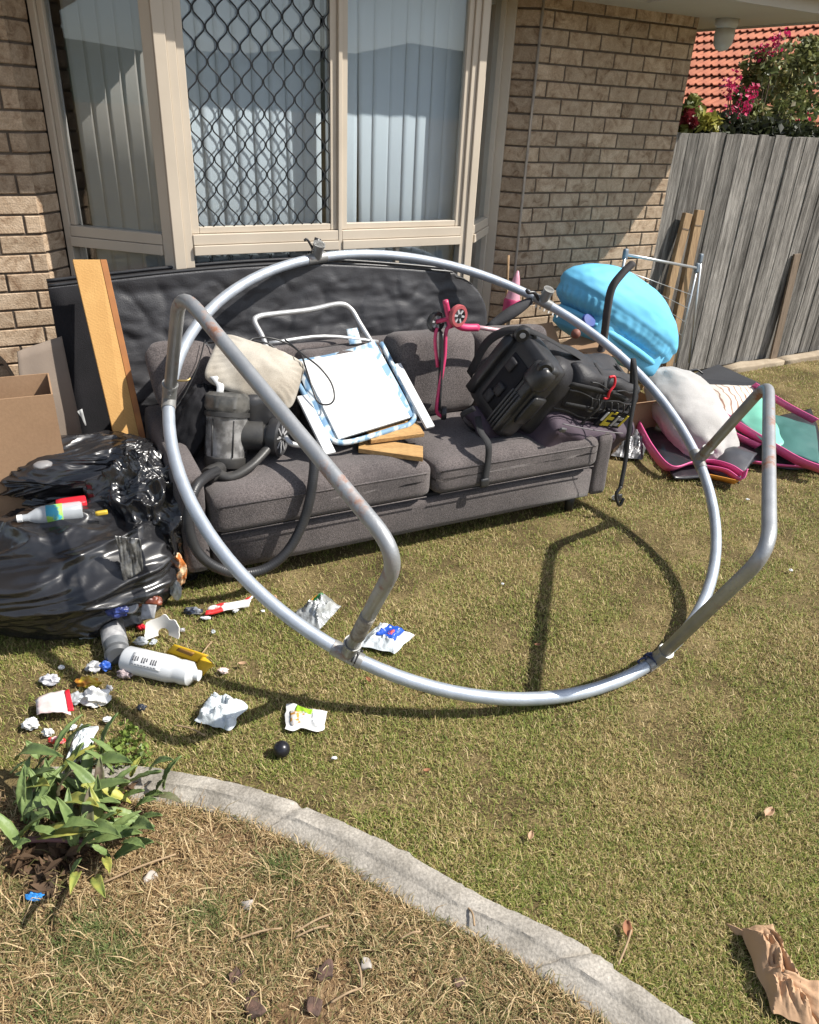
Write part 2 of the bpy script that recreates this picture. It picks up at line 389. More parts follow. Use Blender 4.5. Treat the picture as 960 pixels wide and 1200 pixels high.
def grass_mat(name, greens, dries, bias):
    m = bpy.data.materials.new(name); m.use_nodes = True; N, L, p = nodes(m); p.inputs['Roughness'].default_value = .6; p.inputs['Specular IOR Level'].default_value = .3
    ge = N.new('ShaderNodeNewGeometry'); a = N.new('ShaderNodeAttribute'); a.attribute_name = 'tint'
    def ramp(cols):
        r = N.new('ShaderNodeValToRGB'); e = r.color_ramp.elements; e[0].color = (*cols[0], 1); e[1].color = (*cols[-1], 1)
        for k, c in enumerate(cols[1:-1]): q = e.new((k+1)/(len(cols)-1)); q.color = (*c, 1)
        L.new(a.outputs['Fac'], r.inputs[0]); return r
    r1, r2 = ramp(greens), ramp(dries)
    n = N.new('ShaderNodeTexNoise'); n.inputs['Scale'].default_value = 1.9; n.inputs['Detail'].default_value = 8; n.inputs['Roughness'].default_value = .68; L.new(ge.outputs['Position'], n.inputs['Vector'])
    n3 = N.new('ShaderNodeMath'); n3.operation = 'FRACT'; s3 = N.new('ShaderNodeMath'); s3.operation = 'MULTIPLY'; s3.inputs[1].default_value = 17.31; L.new(a.outputs['Fac'], s3.inputs[0]); L.new(s3.outputs[0], n3.inputs[0])
    s = N.new('ShaderNodeMath'); s.operation = 'MULTIPLY_ADD'; L.new(n3.outputs[0], s.inputs[0]); s.inputs[1].default_value = .45; s.inputs[2].default_value = -.225; 
    ad = N.new('ShaderNodeMath'); ad.operation = 'ADD'; L.new(s.outputs[0], ad.inputs[0]); L.new(n.outputs[0], ad.inputs[1])
    mr = N.new('ShaderNodeMapRange'); mr.inputs['From Min'].default_value = bias-.06; mr.inputs['From Max'].default_value = bias+.06; L.new(ad.outputs[0], mr.inputs['Value'])
    mx = N.new('ShaderNodeMixRGB'); L.new(mr.outputs[0], mx.inputs[0]); L.new(r1.outputs[0], mx.inputs[1]); L.new(r2.outputs[0], mx.inputs[2])
    L.new(mx.outputs[0], p.inputs['Base Color'])
    tr = N.new('ShaderNodeBsdfTranslucent'); L.new(mx.outputs[0], tr.inputs[0]); ms = N.new('ShaderNodeMixShader'); ms.inputs[0].default_value = .3
    L.new(p.outputs[0], ms.inputs[1]); L.new(tr.outputs[0], ms.inputs[2]); L.new(ms.outputs[0], N['Material Output'].inputs[0])
    return m
M_grass = grass_mat('short_grass', [(.11, .165, .028), (.23, .275, .055), (.38, .38, .11)], [(.26, .19, .08), (.48, .37, .165), (.74, .60, .34)], .515)
M_straw = grass_mat('dry_straw', [(.11, .13, .035), (.17, .17, .06), (.22, .20, .09)], [(.24, .15, .07), (.48, .34, .175), (.76, .60, .36)], .42)
x, y = scatter(720000)
yk = np.interp(x, kux, kuy); keep = y > yk+.004*rng.normal(size=len(y)); keep |= (x < kux[0])&(y > kuy[0])
wallmask = (x*NW.x+y*NW.y) < 4.0
keep &= wallmask
thin = np.array([nz((a*2.3, b*2.3, 0), 1, 23)+.5*nz((a*7, b*7, 0), 1, 5) for a, b in zip(x, y)]); keep &= ~((thin > .16) & (rng.random(len(x)) < .72))
x, y = x[keep], y[keep]
blades('lawn_grass', x, y, .020, .0017, 1.05, M_grass)
x, y = scatter(12000)
yk = np.interp(x, kux, kuy); kk = (y > yk+.01) & ((x*NW.x+y*NW.y) < 4.0); x, y = x[kk], y[kk]
blades('long_grass_wisps', x, y, .034, .0017, 1.35, M_grass, zb=.010)
x, y = scatter(190000, .62, 2.1, -.8, .8)
yk = np.interp(x, klx, kly); keep = y < yk+.006*rng.normal(size=len(y))
bare = np.array([nz((a*3.2, b*3.2, 0), 1, 11) for a, b in zip(x, y)]); keep &= (bare < .10+.45*rng.random(len(x))); keep &= y < yk-.003
x, y = x[keep], y[keep]
blades('dry_bed_grass', x, y, .028, .0018, 1.38, M_straw, zb=.003)
kk = rng.random(len(x)) < .06
blades('long_dry_straw', x[kk]+rng.normal(0, .01, kk.sum()), y[kk], .07, .0021, 1.5, M_straw, zb=.010)
gx, gy = [], []
for px, py, n_, sg in ((110, 1105, 1100, .05), (140, 1130, 500, .04), (240, 1075, 400, .04), (330, 1020, 500, .035), (60, 1180, 300, .05)):
    c = G(px, py); gx.append(c.x+rng.normal(0, sg, n_)); gy.append(c.y+rng.normal(0, sg*.7, n_))
gx, gy = np.concatenate(gx), np.concatenate(gy); kk = gy < np.interp(gx, klx, kly)-.02
blades('green_tufts', gx[kk], gy[kk], .034, .0019, 1.0, grass_mat('fresh_tuft_grass', [(.07, .11, .03), (.14, .19, .055), (.22, .26, .09)], [(.22, .19, .08), (.34, .28, .13), (.5, .4, .22)], .58), zb=.004)
# fringe overhanging the strip edges
i = rng.integers(0, NK, 2600); f = rng.random(2600)
ex = klx[i]+(klx[i+1]-klx[i])*f; ey = kly[i]+(kly[i+1]-kly[i])*f-.006+rng.normal(0, .008, 2600)
blades('straw_fringe', ex, ey-.004, .036, .0018, 1.2, M_straw, zb=.004)

# ------------------------------------------------------------------ hills and sky side behind the viewer (seen mirrored in the glass)
M_hill = mat('far_trees', (.035, .05, .03), .9, (.06, .075, .045), .05, .3)
mb = MB()
nH = 96
vs = []
for k in range(nH):
    a = 2*pi*k/nH; r = 190; h = 11+7*nz((cos(a)*3, sin(a)*3, 1))+2.5*nz((cos(a)*17, sin(a)*17, 4))
    vs += [Vector((cos(a)*(r-30), sin(a)*(r-30), -.5)), Vector((cos(a)*r, sin(a)*r, h)), Vector((cos(a)*(r+60), sin(a)*(r+60), -.5))]
mb.add(vs, [f for k in range(nH) for f in ((3*k, 3*((k+1) % nH), 3*((k+1) % nH)+1, 3*k+1), (3*k+1, 3*((k+1) % nH)+1, 3*((k+1) % nH)+2, 3*k+2))])
build(mb, 'distant_hills', M_hill, kind='structure')

# ------------------------------------------------------------------ house
house = thing('house', 'cream brick house with a beige framed bay window and shaded eaves', 'house', WL(1.7, 4.1))
def brick_mat():
    m = mat('blotchy_cream_brick', (.36, .285, .215), .88, None, bump=.8, bs=110, spec=.2)
    N, L, p = nodes(m); oi = N.new('ShaderNodeObjectInfo'); tc = N.new('ShaderNodeTexCoord')
    # each brick carries its own smears
    ad = N.new('ShaderNodeVectorMath'); ad.operation = 'ADD'; L.new(tc.outputs['Object'], ad.inputs[0])
    sc_ = N.new('ShaderNodeMath'); sc_.operation = 'MULTIPLY'; sc_.inputs[1].default_value = 37; L.new(oi.outputs['Random'], sc_.inputs[0]); L.new(sc_.outputs[0], ad.inputs[1])
    n = N.new('ShaderNodeTexNoise'); n.inputs['Scale'].default_value = 13; n.inputs['Detail'].default_value = 7; n.inputs['Distortion'].default_value = 1.2; n.inputs['Roughness'].default_value = .6; L.new(ad.outputs[0], n.inputs['Vector'])
    r = N.new('ShaderNodeValToRGB'); e = r.color_ramp.elements; e[0].position = .30; e[0].color = (.225, .145, .09, 1); e[1].position = .64; e[1].color = (.50, .385, .275, 1); q = e.new(.47); q.color = (.405, .30, .205, 1)
    L.new(n.outputs[0], r.inputs[0])
    n2 = N.new('ShaderNodeTexNoise'); n2.inputs['Scale'].default_value = 160; n2.inputs['Detail'].default_value = 3; L.new(ad.outputs[0], n2.inputs['Vector'])
    m1 = N.new('ShaderNodeMapRange'); m1.inputs['From Min'].default_value = .3; m1.inputs['From Max'].default_value = .7; m1.inputs['To Min'].default_value = .82; m1.inputs['To Max'].default_value = 1.15; L.new(n2.outputs[0], m1.inputs['Value'])
    hs = N.new('ShaderNodeHueSaturation'); m2 = N.new('ShaderNodeMapRange'); m2.inputs['To Min'].default_value = .84; m2.inputs['To Max'].default_value = 1.14; L.new(oi.outputs['Random'], m2.inputs['Value'])
    mu = N.new('ShaderNodeMath'); mu.operation = 'MULTIPLY'; L.new(m1.outputs[0], mu.inputs[0]); L.new(m2.outputs[0], mu.inputs[1]); L.new(mu.outputs[0], hs.inputs['Value']); L.new(r.outputs[0], hs.inputs['Color']); L.new(hs.outputs[0], p.inputs['Base Color'])
    return m
M_brick = brick_mat()
M_mort = mat('brown_raked_mortar', (.15, .12, .095), .95, (.10, .08, .062), 20, .3, .8, 200, spec=.1)
COURSE = .0862; ZB = 2.3546 - 27*COURSE; BL = .2425
build(MB().box(WL(2.62,4.30,-.05), TW*.5, NW*.06, UP*2.5), 'infill', mat('plain_brickwork', (.33, .265, .2), .9, (.24, .185, .135), 9, .3, .8, 100), house, smooth=False)
wall = build(MB().box(WL(3.035, 4.037, -.05), TW*1.222, NW*.1, UP*2.5), 'brick_wall', M_mort, house, smooth=False)
# right return + left walls mortar bodies
K = WL(3.035, 4.03); RD = az(284.8); RN = az(14.8)     # return face direction and inward normal
def brick_mesh(name, ln, dep=.10):
    mb = MB(); r = .0035; h = COURSE-.010
    x0, x1, z0, z1 = 0, ln, 0, h
    v = [(x0, 0, z0), (x1, 0, z0), (x1, 0, z1), (x0, 0, z1)]
    fr = [(x0+r, -0, z0+r), (x1-r, 0, z0+r), (x1-r, 0, z1-r), (x0+r, 0, z1-r)]
    ed = [(x0, r, z0), (x1, r, z0), (x1, r, z1), (x0, r, z1)]; bk = [(x0, dep, z0), (x1, dep, z0), (x1, dep, z1), (x0, dep, z1)]
    mb.add(fr+ed+bk, [(0, 1, 2, 3)] + [(4+i, 4+(i+1) % 4, (i+1) % 4, i) for i in range(4)] + [(8+i, 8+(i+1) % 4, 4+(i+1) % 4, 4+i) for i in range(4)] + [(11, 10, 9, 8)])
    me = bpy.data.meshes.new(name); me.from_pydata(mb.v, [], mb.f); me.materials.append(M_brick); me.update(); return me
BM = {}
def lay(parent, origin, d, inn, length, start, z0=ZB, z1=2.40, clip0=0., dep=.09, shift=1.):
    """lay stretcher courses along d from origin; parts of the given wall"""
    rot = Matrix((d, inn, UP)).transposed().to_4x4(); k = 0; z = z0-COURSE*0
    c = 0
    while z < z1-.01:
        off = start + (0 if c % 2 == 0 else -BL/2*shift); x = off-3*BL
        while x < length:
            a = max(clip0, x+.0); b = min(length, x+BL-.010)
            if b-a > .02:
                ln = round(b-a, 3); key = (ln, dep)
                if key not in BM: BM[key] = brick_mesh('brick', ln, dep)
                o = bpy.data.objects.new('brick', BM[key]); C.objects.link(o); o.parent = parent
                j = random.uniform(-.0012, .0018)
                o.matrix_local = Matrix.Translation(origin + d*a + UP*(z+.005) + inn*j + UP*random.uniform(-.001, .001) - ORIG[parent]) @ rot
            x += BL
        z += COURSE; c += 1
lay(wall, WL(3.035, 4.03), TW, NW, 1.222, .098, clip0=.002)
RW = K + RD*.155
rwall = build(MB().box(K+RN*.008+UP*-.05+RD*.004, RD*.15, RN*.10, UP*2.5), 'brick_wall', M_mort, house, smooth=False)
lay(rwall, RW, -RD, RN, .153, -.03, dep=.08, shift=.1)
# bay geometry
BL0 = WL(.84, 3.79); BR0 = WL(2.525, 3.79); LFd = az(284.8); LFn = az(194.8); RFd = az(14.8); RFn = az(104.8)
LE = BL0 + LFd*.60; LR = LE + az(194.8)*.15
M_mortl = M_mort
lw = build(MB().box(LE+LFd*.012+UP*-.05, LFn*.146, LFd*.1, UP*2.5).box(LR+NW*.007+UP*-.05, -TW*.62, NW*.1, UP*2.5), 'brick_wall', M_mort, house, smooth=False)
lay(lw, LE+LFd*.004, LFn, LFd, .15, -.05, dep=.08, shift=.1)
lay(lw, LR+TW*-.60, TW, NW, .60, .05, clip0=.12, dep=.06)
# corner mortar/vertical joint seals
M_seal = mat('pale_sealant', (.40, .34, .28), .9, (.33, .28, .23), 30, .3)
build(MB().tube([K+UP*-.02+RD*.0-NW*.004, K+UP*2.4-NW*.004], .008, 8, sub=1), 'joint_sealant', M_seal, house)
# side wall of the house, rest of the roof
build(MB().box(WL(4.166, 4.13, -.05), TW*.09, NW*6, UP*2.5), 'side_wall', mat('plain_brickwork', (.33, .265, .2), .9, (.24, .185, .135), 9, .3, .8, 100), house, smooth=False)
M_eave = mat('cream_eave_paint', (.50, .45, .35), .6, (.44, .395, .31), 3, .2, .1, 40)
pl = [(-4, 3.70), (3.50, 3.70), (3.50, 3.315), (4.79, 3.315), (4.79, 10), (-4, 10)]
mb = MB(); top = [WL(t, n, 2.425) for t, n in pl]; bt = [WL(t, n, 2.412) for t, n in pl]
mb.add(bt+top, [(5, 4, 3, 2, 1, 0), (6, 7, 8, 9, 10, 11)] + [(i, (i+1) % 6, 6+(i+1) % 6, 6+i) for i in range(6)])
build(mb, 'eave_soffit', M_eave, house, smooth=False)
mb = MB()
for a, b in zip(pl, pl[1:4]+pl[4:5]):
    pa, pb = WL(*a, 2.40), WL(*b, 2.40); d = (pb-pa).normalized(); nn_ = d.cross(UP)
    mb.box(pa-d*.0+nn_*.001, pb-pa, nn_*.022, UP*.19)
    mb.box(pa+nn_*.026+UP*.07, pb-pa, nn_*.10, UP*.10)
build(mb, 'fascia_gutter', mat('gutter_paint', (.45, .41, .34), .45), house, smooth=False)
M_tile = mat('terracotta_roof_tile', (.47, .165, .085), .8, (.36, .115, .06), 7, .3, .5, 90, rnd=.16, fine=.15)
mb = MB()
for a, b, c_, d_ in ((WL(-4, 3.6, 2.60), WL(3.5, 3.6, 2.60), WL(3.5, 8, 4.5), WL(-4, 8, 4.5)), (WL(3.5, 3.24, 2.61), WL(4.9, 3.24, 2.61), WL(4.9, 8, 4.66), WL(3.5, 8, 4.66))):
    mb.add([a, b, c_, d_, a-UP*.02, b-UP*.02, c_-UP*.02, d_-UP*.02], [(0, 1, 2, 3), (7, 6, 5, 4), (0, 4, 5, 1), (1, 5, 6, 2), (2, 6, 7, 3), (3, 7, 4, 0)])
build(mb, 'roof', M_tile, house, smooth=False)
# white domed sensor under the eave
p = Wp(852, 24, 4.5); p = Vector((*G(853, 22, 2.412).xy, 2.412))
sen = thing('eave_light', 'white round bulkhead light hanging under the eave beside the roof tiles', 'light', p)
M_opal = mat('aged_white_housing', (.55, .56, .54), .4, (.46, .46, .44), 12, .2)
build(MB().lathe([(.07, 0), (.072, -.03), (.06, -.05), (.0, -.05)], p, UP, 24), 'mounting_plate', M_opal, sen)
build(MB().lathe([(.058, -.048), (.062, -.09), (.056, -.135), (.035, -.165), (0, -.175)], p, UP, 24), 'diffuser', M_opal, sen)

# bay window: frames, panes, screen
M_frame = mat('beige_window_frame', (.57, .495, .40), .42, (.52, .45, .36), 5, .2, .05, 40)
glass = bpy.data.materials.new('window_glass'); glass.use_nodes = True
N, L, p_ = nodes(glass); N.remove(p_)
ge_ = N.new('ShaderNodeNewGeometry'); dt_ = N.new('ShaderNodeVectorMath'); dt_.operation = 'DOT_PRODUCT'; L.new(ge_.outputs['Incoming'], dt_.inputs[0]); L.new(ge_.outputs['Normal'], dt_.inputs[1]); ab_ = N.new('ShaderNodeMath'); ab_.operation = 'ABSOLUTE'; L.new(dt_.outputs['Value'], ab_.inputs[0]); om_ = N.new('ShaderNodeMath'); om_.operation = 'SUBTRACT'; om_.inputs[0].default_value = 1; L.new(ab_.outputs[0], om_.inputs[1]); fr = N.new('ShaderNodeMath'); fr.operation = 'POWER'; fr.inputs[1].default_value = 5; L.new(om_.outputs[0], fr.inputs[0]); gl = N.new('ShaderNodeBsdfGlossy'); gl.inputs['Roughness'].default_value = .012; tr = N.new('ShaderNodeBsdfTransparent'); tr.inputs[0].default_value = (.88, .92, .95, 1)
ml = N.new('ShaderNodeMath'); ml.operation = 'MULTIPLY_ADD'; ml.inputs[1].default_value = .92; ml.inputs[2].default_value = .075; ml.use_clamp = True; L.new(fr.outputs[0], ml.inputs[0])
mx = N.new('ShaderNodeMixShader'); L.new(ml.outputs[0], mx.inputs[0]); L.new(tr.outputs[0], mx.inputs[1]); L.new(gl.outputs[0], mx.inputs[2]); L.new(mx.outputs[0], N['Material Output'].inputs[0])
ORIG_H = ORIG[house]
win = thing('bay_window', '', 'x', WL(1.68, 3.79)); del win['label']; del win['category']; win.parent = house; win.location = ORIG[win]-ORIG[house]
ZT0, ZT1, ZS = 1.165, 1.262, .42
def fbox(o, d, n, a0, a1, z0, z1, d0, d1, mb):   # a: along, n: outward normal, d0<d1 proud
    mb.box(o + d*a0 + n*d0 + UP*z0, d*(a1-a0), n*(d1-d0), UP*(z1-z0))
OUT = -NW
def fr_obj(items, o, d, n):
    for it in items:
        mb = MB(); fbox(o, d, n, *it, mb); build(mb, 'frame', M_frame, win, smooth=False, bevel=.003)
cen = [(-.0, .052, ZS, 2.41, -.06, .012), (.053, .095, ZS, 2.41, -.055, .0), (.096, .132, ZT1, 2.41, -.05, -.012),
       (.815, .85, ZT1, 2.41, -.05, -.012), (.851, .872, ZS, 2.41, -.06, .006), (.873, .905, ZT1, 2.41, -.045, -.008),
       (1.575, 1.605, ZT1, 2.41, -.05, -.012), (1.606, 1.64, ZS, 2.41, -.055, .0), (1.641, 1.685, ZS, 2.41, -.06, .012),
       (.096, .850, ZT0, ZT0+.045, -.06, .014), (.096, .850, ZT0+.047, ZT1-.002, -.055, .004), (.873, 1.605, ZT0, ZT0+.045, -.06, .014), (.873, 1.605, ZT0+.047, ZT1-.002, -.055, .004),
       (.133, .814, ZT1, ZT1+.03, -.045, -.014), (.906, 1.574, ZT1, ZT1+.03, -.045, -.014),
       (.0, 1.685, ZS-.05, ZS-.002, -.08, .03)]
fr_obj(cen, BL0, TW, OUT)
lef = [(.002, .055, ZS, 2.41, -.06, .0), (.565, .60, ZS, 2.41, -.06, .0), (.535, .563, ZT1, 2.41, -.05, -.012), (.057, .563, ZT0, ZT0+.045, -.055, .012), (.057, .563, ZT0+.047, ZT1-.002, -.055, .002), (.0, .6, ZS-.05, ZS-.002, -.08, .028)]
fr_obj(lef, BL0, LFd, LFn)
rig = [(.002, .04, ZS, 2.41, -.06, .0), (.47, .50, ZS, 2.41, -.06, .0), (.042, .468, ZT0, ZT0+.045, -.055, .012), (.042, .468, ZT0+.047, ZT1-.002, -.055, .002), (.0, .5, ZS-.05, ZS-.002, -.08, .028)]
rig.append((.502, .53, ZS, 2.41, -.03, .052)); fr_obj(rig, BR0, RFd, RFn)
panes = [(BL0, TW, OUT, .13, .818, ZT1+.028), (BL0, TW, OUT, .904, 1.578, ZT1+.028), (BL0, LFd, LFn, .055, .536, ZT1-.003), (BR0, RFd, RFn, .04, .47, ZT1-.003)]
for o_, d, n, a0, a1, z0 in panes:
    mb = MB(); fbox(o_, d, n, a0, a1, z0, 2.405, -.034, -.030, mb); build(mb, 'glass_pane', glass, win, smooth=False)
    mb = MB(); fbox(o_, d, n, a0-.03 if d is TW else a0, a1+.02 if d is TW else a1, ZS, ZT0+.002, -.034, -.030, mb); build(mb, 'glass_pane', glass, win, smooth=False)
# lower-pane glazing beads and a small dividing bar
fr_obj([(.33, .352, ZS, ZT0, -.05, -.012) if False else (1.20, 1.225, ZS, ZT0-.002, -.05, -.012)], BL0, TW, OUT)
# security grille: wavy strands meeting at nodes
M_grille = mat('black_grille', (.012, .013, .015), .45)
mb = MB(); pit = .0505; per = .130
for k in range(14):
    pts = []
    zz = ZT1+.03; steps = int((2.41-zz)/(per/12))
    for i in range(steps+1):
        z = zz+i*per/12; ph = 2*pi*(z-1.262)/per; s_ = (-1)**k*cos(ph)*.0215; s_ = max(-.0225, min(.0225, s_*1.15))
        pts.append(BL0 + TW*max(.134, min(.814, .155+pit*k+s_)) + OUT*-.018 + UP*z)
    mb.tube(pts, .0034, 6, sub=1)
build(mb, 'security_grille', M_grille, win)
mb = MB()
for k in range(14):
    pts = []
    for i in range(70):
        z = .45+i*per/12; 
        if z > ZT0-.01: break
        s_ = (-1)**k*cos(2*pi*(z-.1)/per)*.0225; pts.append(BL0 + TW*max(.10, min(.84, .155+pit*k+s_)) + OUT*-.02 + UP*z)
    mb.tube(pts, .0026, 6, sub=1)
build(mb, 'security_grille', M_grille, win)
# brick base below the bay, dark room behind
mb = MB()
for o_, d, n, ln in ((BL0, TW, OUT, 1.685), (BL0, LFd, LFn, .6), (BR0, RFd, RFn, .5)):
    mb.box(o_+d*.004-n*.10+UP*-.05, d*(ln-.008), n*.085, UP*(ZS))
build(mb, 'bay_base', mat('plain_brickwork', (.3, .24, .18)), house, smooth=False)
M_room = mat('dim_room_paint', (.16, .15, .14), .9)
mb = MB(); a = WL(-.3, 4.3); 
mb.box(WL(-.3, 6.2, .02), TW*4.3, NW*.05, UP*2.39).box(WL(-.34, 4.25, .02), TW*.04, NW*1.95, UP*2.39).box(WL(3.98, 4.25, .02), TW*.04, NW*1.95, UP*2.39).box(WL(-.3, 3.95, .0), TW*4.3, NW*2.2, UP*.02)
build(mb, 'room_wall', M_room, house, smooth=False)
# vertical blinds
M_blind = mat('pale_blind_fabric', (.78, .78, .76), .85, (.72, .72, .71), 3, .2, .15, 300)
def blind(label, o_, d, n, slats, z0=.47, z1=2.36, back=.10, bul=.0012, m_=None):
    b_ = thing('vertical_blind', label, 'blind', o_+UP*z0-n*back)
    for a, wd, ang, *sk_ in slats:
        sk_ = sk_[0] if sk_ else 0
        dd = (d*cos(radians(ang)) - n*sin(radians(ang)))
        c0 = o_ + d*a - n*back
        def fn(u, v, c0=c0, dd=dd, wd=wd, sk_=sk_): return c0 + dd*((u-.5)*wd+sk_*(1-u)*max(0, .78-v)) + UP*(z0+(z1-z0)*v) + n*bul*sin(pi*u)
        build(MB().sheet(fn, 4, 1, .0012), 'slat', m_ or M_blind, b_)
    mb = MB(); mb.box(o_ + d*(slats[0][0]-.05) - n*(back+.02) + UP*z1, d*(slats[-1][0]-slats[0][0]+.1), n*.04, UP*.035); build(mb, 'head_rail', M_blind, b_, smooth=False)
    return b_
blind('pale vertical blind behind the pane covered by the black diamond grille', BL0, TW, OUT, [(.10+.083*i, .10, 4+random.uniform(-2, 3)) for i in range(9)], back=.125)
blind('pale vertical blind with one narrow dark gap behind the right front pane', BL0, TW, OUT, [(.885, .10, 4), (.965, .10, 3), (1.065, .11, 2, .040), (1.155, .11, 3), (1.245, .11, -2), (1.335, .11, 6), (1.415, .11, 3), (1.495, .11, 5), (1.58, .11, 2)], back=.125)
blind('pale vertical blind with a wide dark gap in the angled left pane', BL0, LFd, LFn, [(.075+.086*i, .098, -1+random.uniform(-1, 1)) for i in range(5)]+[(.555, .06, -1)], back=.05, bul=.0, m_=mat('shade_toned_blind', (.52, .47, .41), .9))  # slat colour darkened and browned to stand in for shade on this side
blind('pale vertical blind in the narrow angled right pane', BR0, RFd, RFn, [(.06+.086*i, .09, 6) for i in range(5)], back=.08)

# ------------------------------------------------------------------ fence
M_pal = mat('weathered_grey_paling', (.235, .222, .203), .9, (.10, .093, .084), 9, .5, .9, 90, stretch=(6, 6, .30), rnd=.42, fine=.45, fs_=45, spec=.15)
fence = thing('paling_fence', 'weathered grey timber paling fence beside the brick house corner', 'fence', WL(6, 4.14))
def paling(t, w, n, z0, z1, m=M_pal, th=.016, parent=fence, name='paling'):
    k = random.uniform(-.004, .004); o_ = WL(t, n, z0); q = random.uniform(-.006, .006)
    mb = MB(); a = o_ - NW*0
    mb.box(a, TW*w, NW*th, UP*(z1-z0)+TW*k+NW*q); build(mb, name, m, parent, smooth=False, bevel=.002)
t = 4.275; i = 0
while t < 8.2:
    w_ = random.uniform(.062, .108); pr = (0 if i % 2 else .007)+random.uniform(0, .004)
    paling(t-.004, w_+.012 if i % 2 == 0 else w_+.002, 4.135-pr, .02+random.uniform(-.01, .01), 1.776+random.uniform(-.008, .008)); t += w_; i += 1
for z in (.3, .95, 1.55):
    build(MB().box(WL(4.27, 4.154+.0, z), TW*4, NW*.04, UP*.075), 'rail', M_pal, fence, smooth=False)
for t in (5.3, 7.4): build(MB().box(WL(t, 4.20, -.1), TW*.09, NW*.09, UP*1.8), 'post', M_pal, fence, smooth=False)
M_brownw = wood('brown_weathered_timber', (.20, .15, .105), (.12, .085, .058), 50, .85, (3, 3, .4))
bp = thing('leaning_paling', 'loose brown weathered paling leaning upright against the right part of the fence', 'plank', WL(6.05, 4.06))
a0, a1 = Wp(905, 424, 4.07), Wp(934, 300, 4.11); a0.z = max(a0.z, .0)
build(MB().bar(a0, a1 + (a1-a0)*.02, .085, NW, .018), 'plank', M_brownw, bp, smooth=False, bevel=.002)
# sandstone/timber garden edging at the fence foot
M_plinth = mat('sandy_concrete_plinth', (.40, .33, .24), .92, (.28, .22, .155), 8, .4, .9, 60)
for k_, (t0, t1) in enumerate(((5.35, 6.02), (6.03, 6.72), (6.73, 7.5))):
    pb = MB().rbox(WL((t0+t1)/2, 4.035, .012), TW*(t1-t0)/2, NW*.055, UP*.034, .012, 6, ns=.012, nf=9)
    o_ = build(pb, 'edging_block', M_plinth, None, loc=WL((t0+t1)/2, 4.035), label=['sandy edging block at the fence foot, nearest the blue bundle', 'sandy edging block in the middle of the row at the fence foot', 'sandy edging block at the fence foot at the far right edge'][k_], cat_='edging block', group='edging blocks along the fence foot')
# two timber offcuts
M_offc = wood('aged_pine_offcut', (.36, .245, .13), (.22, .135, .07), 40, .8, (3, 3, .35))
for (xa, ya, xb, yb, w_, lb) in ((806, 250, 781, 352, .075, 'aged pine offcut leaning on the fence, the darker left one of two'), (820, 246, 797, 358, .075, 'aged pine offcut leaning on the fence, the right one of two')):
    a0, a1 = Wp(xb, yb, 4.03), Wp(xa, ya, 4.09); d = (a1-a0); a0 = a1 - d*(1.26/d.z)
    th_ = thing('timber_offcut', lb, 'timber', a0, group='timber offcuts against the fence')
    build(MB().bar(a0, a1, w_, NW, .035), 'board', M_offc, th_, smooth=False, bevel=.003)
    build(MB().bar(a1-(a1-a0)*.085-NW*.019, a1-(a1-a0)*.078-NW*.019, w_-.01, NW, .003), 'saw_mark', M_brownw, th_, smooth=False)

# ------------------------------------------------------------------ neighbour's roof, plants behind the fence
Pe = Vector((12*sin(radians(20)), 12*cos(radians(20)), 1.78)); rd = az(-30); uw = (az(60)*cos(radians(26))+UP*sin(radians(26)))
nb = thing('neighbour_house', 'neighbouring house with a terracotta tiled roof behind the fence', 'house', Pe-UP*1.78+az(60)*4)
nrm = rd.cross(uw); nrm = nrm if nrm.z > 0 else -nrm
roof = build(MB().box(Pe-rd*5+uw*-.1-nrm*.12, rd*12, uw*6, nrm*.05), 'roof', mat('roof_underlay', (.18, .08, .05), .9), nb, smooth=False)
build(MB().box(Pe-rd*4.6+az(60)*.6-UP*1.85, rd*11, az(60)*6, UP*1.75), 'wall', mat('neighbour_wall', (.3, .25, .2), .9), nb, smooth=False)
TWD, TGA = .315, .335
mb = MB()
def tf(u, v):
    x_ = u*TWD*1.0; h = .030*max(0, sin(2*pi*(u*2)))**.8 + .012*(1-v) 
    h += .016 if v < .01 else 0
    return (x_, v*(TGA+.02), h)
MBt = MB(); MBt.sheet(lambda u, v: Vector(tf(u, v)), 16, 1, .014)
tme = bpy.data.meshes.new('roof_tile'); tme.from_pydata([tuple(v) for v in MBt.v], [], MBt.f); tme.materials.append(M_tile); tme.update()
rot = Matrix((-rd, uw, nrm)).transposed().to_4x4()
if (-rd).cross(uw).dot(nrm) < 0: pass
for r_ in range(14):
    for c_ in range(21):
        o = bpy.data.objects.new('roof_tile', tme); C.objects.link(o); o.parent = roof
        loc = Pe + uw*(TGA*r_) + rd*(4.9-TWD*c_ + (0 if r_ % 2 else 0)) + nrm*(-.05 + random.uniform(-.003, .003)) - ORIG[roof]
        tilt = Matrix.Rotation(-.05, 4, 'X')
        o.matrix_local = Matrix.Translation(loc) @ rot @ tilt

